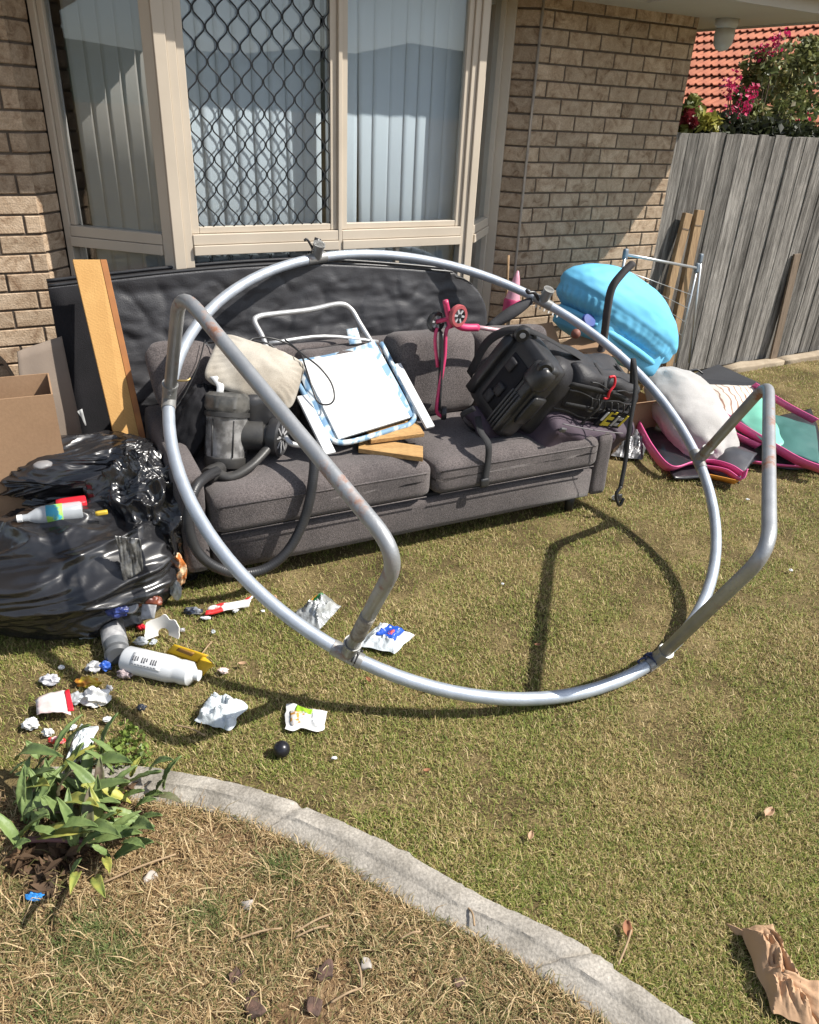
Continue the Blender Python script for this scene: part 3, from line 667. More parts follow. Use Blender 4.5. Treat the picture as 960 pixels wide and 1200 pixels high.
def leafmat(name, c1, c2, rough=.45):
    m = mat(name, c1, rough, c2, 3, .5, spec=.4); N, L, p = nodes(m); src = p.inputs['Base Color'].links[0].from_socket
    at_ = N.new('ShaderNodeAttribute'); at_.attribute_name = 'tint'; mr = N.new('ShaderNodeMapRange'); mr.inputs['To Min'].default_value = .55; mr.inputs['To Max'].default_value = 1.5; L.new(at_.outputs['Fac'], mr.inputs['Value'])
    mx = N.new('ShaderNodeVectorMath'); mx.operation = 'SCALE'; L.new(src, mx.inputs[0]); L.new(mr.outputs[0], mx.inputs['Scale']); L.new(mx.outputs[0], p.inputs['Base Color'])
    t_ = N.new('ShaderNodeBsdfTranslucent'); L.new(mx.outputs[0], t_.inputs[0]); ms = N.new('ShaderNodeMixShader'); ms.inputs[0].default_value = .3; L.new(p.outputs[0], ms.inputs[1]); L.new(t_.outputs[0], ms.inputs[2]); L.new(ms.outputs[0], N['Material Output'].inputs[0]); return m
def leafcloud(name, cs, m, parent, size=.06, per=120, seed=1, el=1.6, kind='stuff'):
    r = np.random.default_rng(seed); V = []; Fc = []; T = []
    for (c, rad) in cs:
        for _ in range(int(per)):
            d = r.normal(size=3); d /= np.linalg.norm(d); p = np.array(c)+d*rad*(r.random()**.4)
            a = r.normal(size=3); a /= np.linalg.norm(a); b = np.cross(a, r.normal(size=3)); b /= np.linalg.norm(b)
            s_ = size*(.6+.8*r.random()); k = len(V); nn_ = np.cross(a, b)*s_*.15
            V += [p-a*s_*el/2, p+b*s_*.5+nn_, p+a*s_*el/2, p-b*s_*.5+nn_]; Fc += [(k, k+1, k+2), (k, k+2, k+3)]; T += [r.random()]*4
    o = build(MB().add(V, Fc), name, m, parent, smooth=False, kind=kind)
    at_ = o.data.attributes.new('tint', 'FLOAT', 'POINT'); at_.data.foreach_set('value', np.array(T, np.float32)); return o
def stems(name, base, tips, m, parent, r=.012):
    mb = MB()
    for t_ in tips:
        b = Vector(base)+Vector((random.uniform(-.15, .15), random.uniform(-.1, .1), 0)); t_ = Vector(t_); mid = b.lerp(t_, .5)+Vector((random.uniform(-.1, .1), random.uniform(-.1, .1), .15))
        mb.tube([b, mid, t_], r, 6, sub=5, rf=lambda q: 1-.75*q)
    return build(mb, name, m, parent)
M_bark = mat('brown_bark', (.12, .085, .06), .9, (.07, .05, .035), 30, .4, .8, 120)
NB = 5.0
bg_ = thing('bougainvillea', 'green bougainvillea with magenta bracts rising behind the fence', 'shrub', WL(6.3, NB))
cs = []
for px, py, rr in ((905, 95, .26), (925, 110, .3), (890, 80, .2), (930, 75, .28), (915, 130, .3), (880, 140, .2), (950, 100, .34), (865, 140, .17), (940, 140, .3), (900, 148, .24), (870, 115, .11), (845, 145, .13), (952, 62, .2)):
    p = Wp(px, py, NB+random.uniform(-.12, .3)); cs.append((tuple(p), rr*.72))
leafcloud('foliage', cs, leafmat('bougainvillea_leaf', (.20, .21, .075), (.11, .14, .045)), bg_, .042, 240, 3)
leafcloud('new_shoots', [(c, r*1.15) for c, r in cs[:8]], leafmat('bronze_shoots', (.28, .26, .11), (.22, .17, .08)), bg_, .035, 70, 9)
fl = []
for px, py, rr in ((862, 95, .06), (858, 103, .05), (868, 118, .09), (872, 128, .07), (858, 132, .05), (895, 62, .05), (905, 58, .05), (830, 140, .04), (945, 150, .08), (880, 108, .04), (912, 42, .05), (820, 128, .03)):
    fl.append((tuple(Wp(px+random.uniform(-5, 5), py, NB-.22+random.uniform(-.05, .1))), rr*1.5))
leafcloud('bracts', fl, leafmat('magenta_bract', (.55, .03, .13), (.42, .015, .08)), bg_, .028, 30, 5, 1.2)
stems('stems', WL(6.2, NB), [c for c, r in cs]+[f[0] for f in fl], M_bark, bg_, .014)
ys = thing('yellow_leaved_shrub', 'small yellow and red leaved shrub above the fence top by the brick corner', 'shrub', WL(4.75, 4.3))
c2 = [(tuple(Wp(px, py, 4.28)), r) for px, py, r in ((806, 128, .06), (812, 122, .05), (822, 140, .07), (808, 143, .07), (835, 144, .06), (800, 146, .06))]
leafcloud('foliage', c2, leafmat('yellow_green_leaf', (.42, .36, .06), (.16, .20, .06)), ys, .04, 60, 13)
leafcloud('red_leaves', [(tuple(Wp(805, 137, 4.22)), .04), (tuple(Wp(812, 143, 4.22)), .03)], leafmat('dark_red_leaf', (.22, .02, .035), (.14, .015, .02)), ys, .04, 30, 14)
stems('stems', WL(4.75, 4.3), [c for c, r in c2], M_bark, ys, .01)
hd = thing('dark_hedge', 'dark dense creeper sitting along the back of the fence top', 'creeper', WL(6, 4.4))
c3 = [(tuple(WL(t, 4.42+random.uniform(-.05, .1), 1.76+random.uniform(-.05, .07))), .12) for t in np.arange(4.5, 7.6, .13)]
leafcloud('foliage', c3, leafmat('dark_creeper_leaf', (.045, .055, .022), (.025, .03, .015)), hd, .045, 110, 21)
stems('stems', WL(5.6, 4.4), [c for c, r in c3[::3]], M_bark, hd, .01)

# ------------------------------------------------------------------ sofa
sofa = thing('sofa', 'long grey woven fabric sofa standing on the lawn under the bay window, heaped with junk', 'sofa', SL(1.06, .42))
def sbox(name, u0, u1, v0, v1, z0, z1, r, m=M_sofa, n=8, puff=0., ns=0., **k):
    mb = MB().rbox(SL((u0+u1)/2, (v0+v1)/2, (z0+z1)/2), SU*(u1-u0)/2, SV*(v1-v0)/2, UP*(z1-z0)/2, r, n, puff, ns, 5, u0*3)
    return build(mb, name, m, sofa, **k)
sbox('base', .10, 2.03, .0, .82, .10, .262, .012, n=5)
sbox('arm', -.02, .098, .0, .86, .10, .56, .045, n=10, ns=.006)
sbox('arm', 2.032, 2.14, .0, .86, .10, .44, .03, n=10, ns=.006)
def cush(u0, u1, v0, v1, z0, z1, seed):
    def fn(w_, p):
        e = max(abs(p.x)/((u1-u0)/2), abs(p.y)/((v1-v0)/2))
        return w_ + UP*(nz(w_, 4, seed)*.020 + nz(w_, 9, seed)*.008)*(1 if p.z > 0 else 0) - UP*(.012*max(0, e-.75)*4 if p.z > 0 else 0)
    mb = MB().rbox(SL((u0+u1)/2, (v0+v1)/2, (z0+z1)/2), SU*(u1-u0)/2, SV*(v1-v0)/2, UP*(z1-z0)/2, .045, 22, 0, 0, 5, 1, fn)
    o = build(mb, 'seat_cushion', M_sofa, sofa)
    c = [SL(u, v-.0+.002, z0+.012) for u, v in ((u0+.03, v0+.001), (u1-.03, v0+.001))]
    build(MB().tube([c[0]-SV*.003, c[1]-SV*.001], .0025, 6, sub=1).tube([c[0]-SV*.003+UP*(z1-z0-.06), c[1]-SV*.003+UP*(z1-z0-.06)], .0035, 6, sub=1), 'piping', M_sofa, o)
cush(.10, 1.085, -.035, .60, .285, .465, 1); cush(1.095, 2.028, -.035, .60, .285, .46, 4)
build(MB().box(SL(.10, .02, .2625), SU*1.93, SV*.6, UP*.02), 'seat_deck', M_blackfab, sofa, smooth=False)
# back frame and back cushions, leaning
sbox('backrest', .10, 2.03, .74, .84, .27, .80, .03, n=8)
def bcush(u0, u1, zt, seed, lean=.16, vb=.52, th=.085):
    ax = SU*(u1-u0)/2; h = (zt-.45)/2; ay = (UP*cos(lean)+SV*sin(lean)).normalized()*h; az_ = ax.cross(ay).normalized()*th
    c = SL((u0+u1)/2, vb+h*sin(lean)+th*.6, .45+h)
    return build(MB().rbox(c, ax, ay, az_, .06, 16, .25, .012, 6, seed), 'back_cushion', M_sofa, sofa)
bcush(.12, .66, .80, 2); bcush(.67, 1.12, .82, 3); bcush(1.13, 1.60, .865, 5, .14, .50); bcush(1.58, 2.04, .855, 6, .15, .49)
for u, v in ((1.97, .07), (.16, .07), (1.97, .75), (.16, .75)):
    build(MB().lathe([(.022, 0), (.03, .1)], SL(u, v, .0), UP, 12), 'leg', M_sofadark, sofa)

# ------------------------------------------------------------------ black mattress leaning upright behind the sofa
M_inner = mat('black_nonwoven_cover', (.050, .050, .055), .50, (.030, .030, .034), 4, .3, .5, 200, spec=.55, fine=.12, fs_=300)
matt = thing('mattress', 'black mattress standing on edge behind the sofa against the bay window', 'mattress', SL(.8, 1.0))
def mtop(u): return 1.075+.055*sin(pi*max(0, min(1, (u+.32)/2.25)))-.05*max(0, (u-.9))
def mfn(off, crinkle):
    def fn(a, b):
        u = -.32 + 2.26*a; z = .02 + (mtop(u)-.02)*b
        e = (u-1.94+.22)/.22
        if e > 0: z = min(z, mtop(u)-.02 - .24*(1-sqrt(max(0, 1-e*e)))*1.0) if b > .3 else z
        w_ = SL(u, .0, z); c = 0
        if crinkle:
            q = noise.turbulence(Vector((u*4, z*9, 1)), 4, False); r_ = abs(nz((u*3, z*2.2, 0), 2.2))
            c = (.014*(q-.5) - .020*max(0, .20-r_)*4*.45 + .0035*(1-abs(nz((u*1.4, z*2.0, 2), 4))*2.4) + .0012*nz((u, z, 4), 24))*min(1, a*12, (1-a)*12, (1-b)*14)
        return SL(u, .93+.12*b+off-c, z)
    return fn
build(MB().sheet(mfn(.022, False), 40, 10, .11), 'core', M_blackfab, matt, sharp=50)
build(MB().sheet(mfn(-.040, True), 190, 100, .004), 'cover', M_inner, matt)
def edge(off):
    f = mfn(off, False); return [f(a/60, 1) for a in range(0, 61)]
build(MB().tube(edge(.0), .009, 6, sub=1).tube(edge(.11), .009, 6, sub=1), 'piping', M_black, matt)
build(MB().sheet(lambda u, v: mfn(-.060, False)(.0+.105*u, .0+1.0*v), 4, 14, .004), 'side_panel', M_blackfab, matt)
tg = [Sp(86, 485, .93), Sp(96, 478, .93), Sp(101, 497, .93), Sp(89, 509, .93)]
build(MB().sheet(lambda u, v: tg[0].lerp(tg[1], u).lerp(tg[3].lerp(tg[2], u), v)-SV*(.012-.01*sin(pi*u)), 4, 4, .001), 'label', M_white, matt)

# ------------------------------------------------------------------ yellow board
M_yel = wood('yellow_rough_sawn_pine', (.56, .32, .105), (.50, .275, .085), 400, .75, (1, 1, 1))
N, L, p_ = nodes(M_yel)
for _n in N:
    if _n.type == 'MAP_RANGE' and abs(_n.inputs['To Min'].default_value-.78) < .01: _n.inputs['To Min'].default_value = .93; _n.inputs['To Max'].default_value = 1.06
wv = N.new('ShaderNodeTexWave'); wv.inputs['Scale'].default_value = 55; wv.inputs['Distortion'].default_value = 3; wv.inputs['Detail'].default_value = 2; wv.bands_direction = 'Z'
tc = N.new('ShaderNodeTexCoord'); mp_ = N.new('ShaderNodeMapping'); mp_.inputs['Rotation'].default_value = (.3, .35, 0); L.new(tc.outputs['Object'], mp_.inputs[0]); L.new(mp_.outputs[0], wv.inputs[0])
src = p_.inputs['Base Color'].links[0].from_socket; mr = N.new('ShaderNodeMapRange'); mr.inputs['To Min'].default_value = .84; mr.inputs['To Max'].default_value = 1.12; L.new(wv.outputs['Fac'], mr.inputs['Value'])
mx = N.new('ShaderNodeVectorMath'); mx.operation = 'SCALE'; L.new(src, mx.inputs[0]); L.new(mr.outputs[0], mx.inputs['Scale']); L.new(mx.outputs[0], p_.inputs['Base Color'])
M_yelside = mat('orange_board_edge', (.40, .16, .045), .7, (.30, .12, .04), 14, .4)
tl, tr_ = Sp(85, 304, .86), Sp(117, 304, .86); bl, br_ = Sp(137, 525, .60), Sp(167, 530, .60)
kx = bl.z/(tl.z-bl.z); b0 = bl+(bl-tl)*kx; b1 = br_+(br_-tr_)*(br_.z/(tr_.z-br_.z))
yb = thing('pine_board', 'wide yellow rough sawn pine board leaning on the left end of the black mattress', 'board', (b0+b1)/2)
nn_ = (tr_-tl).cross(b0-tl).normalized(); nn_ = nn_ if nn_.dot(SV) > 0 else -nn_
mb = MB(); mb.add([b0, b1, tr_, tl, b0+nn_*.03, b1+nn_*.03, tr_+nn_*.03, tl+nn_*.03], [(0, 1, 2, 3), (7, 6, 5, 4), (0, 4, 5, 1), (2, 6, 7, 3), (3, 7, 4, 0)])
build(mb, 'board', M_yel, yb, smooth=False, bevel=.002)
sx = (tr_-tl).normalized()
mb = MB(); q0, q1 = b1+sx*.001-nn_*.001, tr_+sx*.001-nn_*.001; mb.box(q0, sx*.026, q1-q0, nn_*.034); build(mb, 'edge_strip', M_yelside, yb, smooth=False, bevel=.002)

# ------------------------------------------------------------------ trampoline frame (upside down)
TC = Vector((.218, 3.079, .594)); TR = 1.2345; th_, ph_ = .4788, -.9813
TN = Vector((sin(th_)*cos(ph_), sin(th_)*sin(ph_), cos(th_))); TA = TN.cross(UP).normalized(); TB = TN.cross(TA)
tramp = thing('trampoline_frame', 'bare galvanised trampoline frame, a big hoop lying upside down and tilted against the sofa', 'trampoline', Vector((TC.x, TC.y-.2, 0)))
def onring(x, y):
    d = ray(x, y); return EYE + d*((TC-EYE).dot(TN)/d.dot(TN))
def rp(a, r=TR): return TC + (TA*cos(a)+TB*sin(a))*r
RT = .0235
build(MB().tube([rp(2*pi*i/120) for i in range(120)], RT, 18, closed=True, sub=1), 'hoop', M_ring, tramp)
sock = dict(A=(200, 468), B=(408, 765), C=(765, 772), D=(822, 540), E=(637, 352), F=(370, 302))
SP = {}
for k_, q in sock.items():
    j = onring(*q); a = atan2((j-TC).dot(TB), (j-TC).dot(TA)); SP[k_] = (rp(a), a)
for k_, (j, a) in SP.items():
    t_ = (-TA*sin(a)+TB*cos(a)); L_ = .085
    mb = MB().tube([j-t_*.055, j+t_*.055], RT*1.16, 16, sub=1).tube([j, j+TN*.05, j+TN*L_], RT*1.14, 16, sub=2)
    s_ = build(mb, 'socket', M_dull, tramp, sharp=50)
    build(MB().tube([j+TN*(L_-.012), j+TN*(L_)], RT*1.3, 16, sub=1).lathe([(.007, 0), (.007, .006), (0, .008)], j+TN*.05+t_*RT*1.1, t_, 8), 'collar', M_dull, s_, sharp=50)
def ULeg(k1, tip1, tip2, k2, name='leg'):
    a, b = SP[k1][0], SP[k2][0]
    P = fillet([a+TN*.03, Vector(tip1), Vector(tip2), b+TN*.03], .12, 9)
    return build(MB().tube(P, RT*.98, 16, sub=1), name, M_leg, tramp)
tA, tB = onring(200, 468)+TN*.497, onring(408, 765)+TN*.60
tA = Vector((-.785, 2.482, 1.285)); tB = Vector((-.018, 1.685, .800))
tCc = Vector((1.085, 1.955, .715)); tD = Vector((1.478, 3.07, .895))
l1 = ULeg('A', tA, tB, 'B'); l2 = ULeg('D', tD, tCc, 'C')
# paper tape on the front leg, cable ties, hooks
M_tape = mat('peeling_grey_tape', (.36, .34, .30), .8, (.18, .16, .14), 40, .5, .8, 200)
jB = SP['B'][0]; dd = (tB-jB).normalized()
build(MB().tube([jB+dd*.15, jB+dd*.30], RT*1.03, 16, sub=6, rf=lambda q: 1+.02*sin(40*q)), 'tape', M_tape, l1)
M_navy = mat('navy_cord', (.02, .03, .09), .6)
def wrap(j, t_, r, n, m, nm, par, pitch=.011, rr=.004):
    a = t_.orthogonal().normalized(); b = t_.cross(a); pts = [j + t_*(pitch*(i/14)) + (a*cos(2*pi*i/14)+b*sin(2*pi*i/14))*(r+.002+.002*sin(i*1.7)) for i in range(14*n)]
    return build(MB().tube(pts, rr, 6, sub=1), nm, m, par)
jC = onring(760, 776); t_ = TN.cross((jC-TC).normalized())
wrap(jC, t_, RT*1.15, 3, M_navy, 'cord', tramp)
build(MB().tube([jC, jC+UP*.03+SU*-.03, jC+UP*.02-SU*.055, jC-SU*.03+UP*.0], .004, 6), 'cord', M_navy, tramp)
jB2 = onring(414, 768); wrap(jB2, TN.cross((jB2-TC).normalized()), RT*1.2, 2, M_black, 'cable_tie', tramp)
jA2 = onring(200, 466)+TN*.09; build(MB().tube([jA2+SU*.02, jA2+SU*.055-SV*.01, jA2+SU*.07+UP*.005], .004, 6), 'split_pin', mat('brass', (.45, .33, .14), .4, metal=.8), tramp)
jF = SP['F'][0]
build(MB().tube([jF-TN*.01, jF+UP*.05-SU*.02, jF+UP*.09-SU*.045, jF+UP*.085-SU*.06], .006, 8), 'hook', M_black, tramp)
build(MB().tube([jF+UP*.02-SU*.012, jF+UP*.095+SU*.012], .017, 12, sub=1).tube([jF+UP*.02-SU*.012, jF+UP*-.03-SU*.02], .010, 8, sub=1), 'clamp', M_black, tramp)
jE = SP['E'][0]
build(MB().tube([jE-TN*.0-SU*.02, jE+UP*.05-SU*.06, jE+UP*.055-SU*.10, jE+UP*.07-SU*.115], .010, 8), 'hook', M_black, tramp)

# ------------------------------------------------------------------ vacuum cleaner
M_vac = mat('dusty_dark_grey_plastic', (.032, .031, .031), .45, (.055, .053, .05), 14, .5, .2, 100)
M_bin = mat('smoky_clear_bin', (.17, .165, .16), .2, (.46, .45, .44), 22, .6, .1, 60, spec=.6)
N, L, p_ = nodes(M_bin); tr = N.new('ShaderNodeBsdfTransparent'); ms = N.new('ShaderNodeMixShader'); ms.inputs[0].default_value = .25; L.new(p_.outputs[0], ms.inputs[1]); L.new(tr.outputs[0], ms.inputs[2]); L.new(ms.outputs[0], N['Material Output'].inputs[0])
vac = thing('vacuum_cleaner', 'grey bagless vacuum cleaner with dusty clear bin and hose, left end of the sofa', 'vacuum cleaner', SL(.28, .28, .45))
vt = Sp(267, 462, .34); vb = Sp(264, 537, .27); vb.z = max(vb.z, .47); va = (vt-vb); Lh = va.length
print('vac', vt, vb, Lh)
binp = build(MB().lathe([(.078, .0), (.083, .02), (.086, Lh*.62), (.09, Lh*.66)], vb, va, 32), 'dust_bin', M_bin, vac, sharp=50)
build(MB().lathe([(.074, .015), (.02, .02), (.0, .022)], vb+va*.0+va.normalized()*-.03, va, 32).lathe([(.082, -.035), (.086, -.03), (.086, .006), (.080, .01)], vb, va, 32), 'bin_base', M_vac, vac, sharp=40)
build(MB().lathe([(.092, Lh*.66), (.096, Lh*.67), (.096, Lh*.735), (.09, Lh*.74)], vb, va, 32), 'rim', M_vac, vac, sharp=40)
mb = MB(); seg = 48; pr = []
vs = []; vn = va.normalized(); a_ = vn.orthogonal().normalized(); b_ = vn.cross(a_)
for r_, h in ((.088, .74), (.094, .80), (.090, .98), (.078, 1.03), (.02, 1.04)):
    for k in range(seg):
        q = r_*(1+.05*(1 if (k//3) % 2 else 0)*(h > .79)*(h < 1.0)); t_ = 2*pi*k/seg; vs.append(vb+va*h+a_*cos(t_)*q+b_*sin(t_)*q)
mb.add(vs, [(i*seg+k, i*seg+(k+1) % seg, (i+1)*seg+(k+1) % seg, (i+1)*seg+k) for i in range(4) for k in range(seg)]+[tuple(range(4*seg, 5*seg))])
build(mb, 'cyclone_top', mat('translucent_smoky_top', (.05, .05, .048), .25, (.13, .125, .115), 20, .5), vac, sharp=35)
build(MB().lathe([(.03, .02), (.042, .3*Lh), (.055, .62*Lh)], vb, va, 24), 'filter', mat('dusty_grey_filter', (.22, .21, .20), .9, (.10, .10, .095), 20, .6), binp)
for k in range(6):
    t_ = 2*pi*k/6+.3; build(MB().tube([vb+va*.05+(a_*cos(t_)+b_*sin(t_))*.0855, vb+va*.62+(a_*cos(t_)+b_*sin(t_))*.0875], .003, 6, sub=1), 'bin_rib', M_vac, binp)
wc = Sp(326, 512, .24); wax = (-SV*.75-SU*-.35+UP*.1).normalized(); wax = (SU*.80-SV*.60).normalized()
mt = vb+va*.35; build(MB().lathe([(.055, .05), (.062, .07), (.062, .15), (.05, .155), (.05, .2)], vb+va*.38, (wc-(vb+va*.38)), 28), 'motor_housing', M_vac, vac, sharp=40)
wh = build(MB().lathe([(.03, -.03), (.080, -.028), (.086, -.014), (.086, .014), (.076, .022), (.068, .014), (.02, .012), (.016, .022), (0, .022)], wc, wax, 36), 'wheel', M_black, vac, sharp=40)
a_ = wax.orthogonal().normalized(); b_ = wax.cross(a_)
M_silv = mat('dull_silver_plastic', (.42, .42, .43), .4)
for k in range(9):
    t_ = 2*pi*k/9; r0 = a_*cos(t_)+b_*sin(t_); build(MB().bar(wc+wax*.018+r0*.018, wc+wax*.018+r0*.066, .006, wax, .004), 'spoke', M_silv, wh, smooth=False)
hj = Sp(251, 553, .16)
build(MB().tube([hj, Sp(270, 559, .12), Sp(295, 545, .14), Sp(315, 524, .2), wc], .024, 12, rf=lambda q: 1.1-.2*sin(pi*q), flat=.8), 'yoke', M_vac, vac)
build(MB().lathe([(.03, -.05), (.034, -.045), (.034, .0), (.03, .02), (.03, .05)], hj, (Sp(264, 545, .2)-Sp(236, 562, .05)), 24), 'hose_cuff', M_vac, vac, sharp=40)
hp = [Sp(254, 552, .14), Sp(240, 560, .04), Sp(229, 572, -.03), Sp(222, 595, -.07), Sp(222, 622, -.09), Sp(232, 647, -.10), Sp(252, 664, -.11), Sp(280, 672, -.11), Sp(310, 667, -.11), Sp(335, 648, -.10), Sp(352, 620, -.09), Sp(362, 590, -.08), Sp(367, 560, -.06), Sp(368, 538, -.03), Sp(362, 518, .05), Sp(345, 505, .16)]
P = cat(hp, 34)
build(MB().tube(P, .0205, 12, sub=1, rf=lambda q: 1+.03*sin(q*len(P)*.5*pi*1.3)), 'hose', M_black, vac)
build(MB().strap([Sp(250, 441, .36), Sp(258, 452, .34), Sp(257, 463, .33)], .03, SU, .002), 'tag', M_white, vac)
build(MB().rbox(Sp(300, 480, .36), SU*.07, SV*.08, UP*.09, .04, 8), 'body', M_black, vac)

# ------------------------------------------------------------------ pillow, scatter cushion, jacket, cable
M_linen = mat('cream_linen', (.47, .435, .375), .92, (.33, .29, .235), 7, .45, .6, 420, fine=.14, fs_=300, sheen=.1)
pw = thing('cream_pillow', 'crumpled cream linen pillow on top of the vacuum cleaner', 'pillow', SL(.4, .5, .7))
build(MB().pillow(Sp(233, 446, .36), Sp(342, 486, .28), Sp(362, 424, .44), Sp(258, 386, .56), .075, 44, .03, .013, 3, .14), 'pillow', M_linen, pw)
gc = thing('scatter_cushion', 'grey scatter cushion tucked between the left sofa arm and the mattress', 'cushion', SL(.06, .6, .75))
build(MB().pillow(Sp(188, 488, .52), Sp(262, 478, .52), Sp(250, 398, .66), Sp(164, 400, .66), .075, 30, .0, .006, 5, .22), 'cushion', M_sofa, gc)
jk = thing('black_jacket', 'black cloth bundled in the left corner of the sofa behind the vacuum cleaner', 'cloth', SL(.15, .35, .5))
def jf(d): p = Vector(d); return .85+.22*noise.ridged_multi_fractal(p*1.5+Vector((3, 1, 2)), 1, 2.2, 4, 1, 2)*.35+.08*nz(p, 6)
build(MB().blob(Sp(222, 500, .40), SU*.10, SV*.10, (UP*.8+SU*.35).normalized()*.22, jf, 60, 40), 'cloth', M_blackfab, jk)
build(MB().strap([Sp(240, 398, .60), Sp(231, 430, .5), Sp(214, 465, .42), Sp(203, 480, .40)], .012, SV, .003), 'drawstring', M_strap, jk)
cb = thing('power_cable', 'thin black cable looping over the pillow and the white board', 'cable', Sp(350, 420, .4))
cp_ = [(244, 402, .66), (262, 400, .6), (290, 399, .56), (312, 402, .54), (325, 410, .52), (340, 420, .5), (349, 424, .48), (340, 427, .46), (322, 424, .46), (303, 415, .48), (293, 405, .52), (296, 397, .55), (316, 396, .55), (338, 403, .54), (352, 414, .5), (358, 430, .42), (363, 445, .36), (372, 470, .3), (385, 474, .27), (392, 466, .28), (388, 448, .33), (374, 430, .38), (356, 416, .43), (342, 404, .48), (334, 398, .52)]
build(MB().tube([Sp(a, b, v-.03) for a, b, v in cp_], .0042, 8, sub=6), 'cable', M_black, cb)

# ------------------------------------------------------------------ folded beach chair, white board, wood pieces
M_alu = mat('dull_aluminium_tube', (.62, .63, .64), .4, (.5, .5, .5), 10, .3, .05, 90, metal=.6)
M_stripe = bpy.data.materials.new('blue_white_striped_webbing'); M_stripe.use_nodes = True; N, L, p_ = nodes(M_stripe); p_.inputs['Roughness'].default_value = .7
tc = N.new('ShaderNodeTexCoord'); mp_ = N.new('ShaderNodeMapping'); L.new(tc.outputs['Object'], mp_.inputs[0]); wv = N.new('ShaderNodeTexNoise'); wv.inputs['Scale'].default_value = 34; wv.inputs['Detail'].default_value = 1; mp_.inputs['Scale'].default_value = (1, .5, .5); L.new(mp_.outputs[0], wv.inputs['Vector'])
rr_ = N.new('ShaderNodeValToRGB'); rr_.color_ramp.interpolation = 'CONSTANT'; e = rr_.color_ramp.elements; e[0].color = (.17, .30, .45, 1); e[1].position = .55; e[1].color = (.62, .66, .68, 1); q = e.new(.46); q.color = (.36, .48, .58, 1)
L.new(wv.outputs[0], rr_.inputs[0]); L.new(rr_.outputs[0], p_.inputs['Base Color'])
chair = thing('beach_chair', 'folded aluminium beach chair with blue striped webbing lying face up on the sofa', 'chair', SL(.75, .45, .47))
def cv(y): return max(.14, min(.72, .60-(y-400)*.0036))
def z5(x, y, dv=0.): px, py = 220+x/2.824, 280+y/2.824; return Sp(px, py, cv(py)+dv)
tb = lambda pts, r, nm, m=M_alu, s=5: build(MB().tube(pts, r, 12, sub=s), nm, m, chair)
tb([z5(330, 560), z5(290, 440), z5(250, 330), z5(222, 275), z5(232, 258), z5(270, 250), z5(400, 235), z5(500, 215), z5(540, 232), z5(570, 280), z5(610, 345), z5(640, 395)], .0125, 'back_frame')
tb([z5(270, 345), z5(450, 322), z5(630, 340)], .009, 'cross_bar')
lw_ = tb([z5(360, 470, -.02), z5(400, 540, -.02), z5(440, 620, -.02), z5(470, 660, -.02), z5(510, 674, -.02), z5(570, 664, -.02), z5(680, 630, -.02), z5(735, 612, -.02), z5(752, 580, -.02), z5(735, 530, -.02), z5(690, 440, -.02), z5(640, 345, -.0)], .0125, 'seat_frame', M_stripe)
tb([z5(322, 655, .0), z5(345, 678, 0), z5(390, 682, .0), z5(450, 665, 0.02)], .012, 'leg_frame')
q = [z5(352, 402, -.01), z5(618, 338, -.01), z5(752, 585, -.02), z5(455, 668, -.02)]
build(MB().sheet(lambda u, v: q[0].lerp(q[1], u).lerp(q[3].lerp(q[2], u), v)+UP*-.012*sin(pi*u), 8, 8, .003), 'webbing', M_stripe, chair)
q2 = [z5(525, 300), z5(560, 295), z5(575, 345, .0), z5(535, 350, .0)]
build(MB().sheet(lambda u, v: q2[0].lerp(q2[1], u).lerp(q2[3].lerp(q2[2], u), v), 3, 3, .004), 'webbing_tab', M_stripe, chair)
def slab(a, b, w, up, h, nm, m, par, bev=.004): return build(MB().bar(a, b, w, up, h), nm, m, par, smooth=False, bevel=bev)
nC = (z5(618, 338)-z5(352, 402)).cross(z5(455, 668)-z5(352, 402)).normalized(); nC = nC if nC.z > 0 else -nC
slab(z5(378, 520, -.03), z5(472, 712, -.06), .052, nC, .016, 'armrest', M_white, chair)
slab(z5(690, 415, -.02), z5(803, 625, -.05), .048, nC, .016, 'armrest', M_white, chair)
wb = thing('white_board', 'white laminate board lying on the folded beach chair', 'board', z5(550, 500))
A0, A1, A2, A3 = z5(375, 405, -.03), z5(606, 361, -.03), z5(738, 590, -.035), z5(500, 662, -.035)
nB_ = (A1-A0).cross(A3-A0).normalized(); nB_ = nB_ if nB_.z > 0 else -nB_
mb = MB(); mb.add([A0, A3, A2, A1, A0-nB_*.012, A3-nB_*.012, A2-nB_*.012, A1-nB_*.012], [(0, 1, 2, 3), (7, 6, 5, 4)]+[(i, i+4, (i+1) % 4+4, (i+1) % 4) for i in range(4)])
build(mb, 'panel', M_whiteboard, wb, smooth=False, bevel=.0015)
M_ply = wood('golden_rough_offcut', (.50, .31, .125), (.36, .20, .075), 60, .8, (.6, 3, 3))
def flatpiece(name, label, cat_, quad, th, m, pname, n=4, wob=.0):
    quad = [Vector(q) for q in quad]; c = sum(quad, Vector())/4; T_ = thing(name, label, cat_, c)
    nn = (quad[1]-quad[0]).cross(quad[3]-quad[0]).normalized(); nn = nn if nn.z > 0 else -nn
    mb = MB(); k4 = [x for x in quad]; mb.add([x+nn*th for x in k4]+k4, [(0, 1, 2, 3), (7, 6, 5, 4)]+[(i, i+4, (i+1) % 4+4, (i+1) % 4) for i in range(4)])
    build(mb, pname, m, T_, smooth=False, bevel=.0015); return T_
def z5z(x, y, z): return G(220+x/2.824, 280+y/2.824, z)
flatpiece('wood_offcut', 'short golden wood offcut lying on the seat, front one of the pair', 'wood', [z5z(567, 668, .475), z5z(778, 700, .475), z5z(778, 738, .475), z5z(565, 708, .475)], .022, M_ply, 'block')
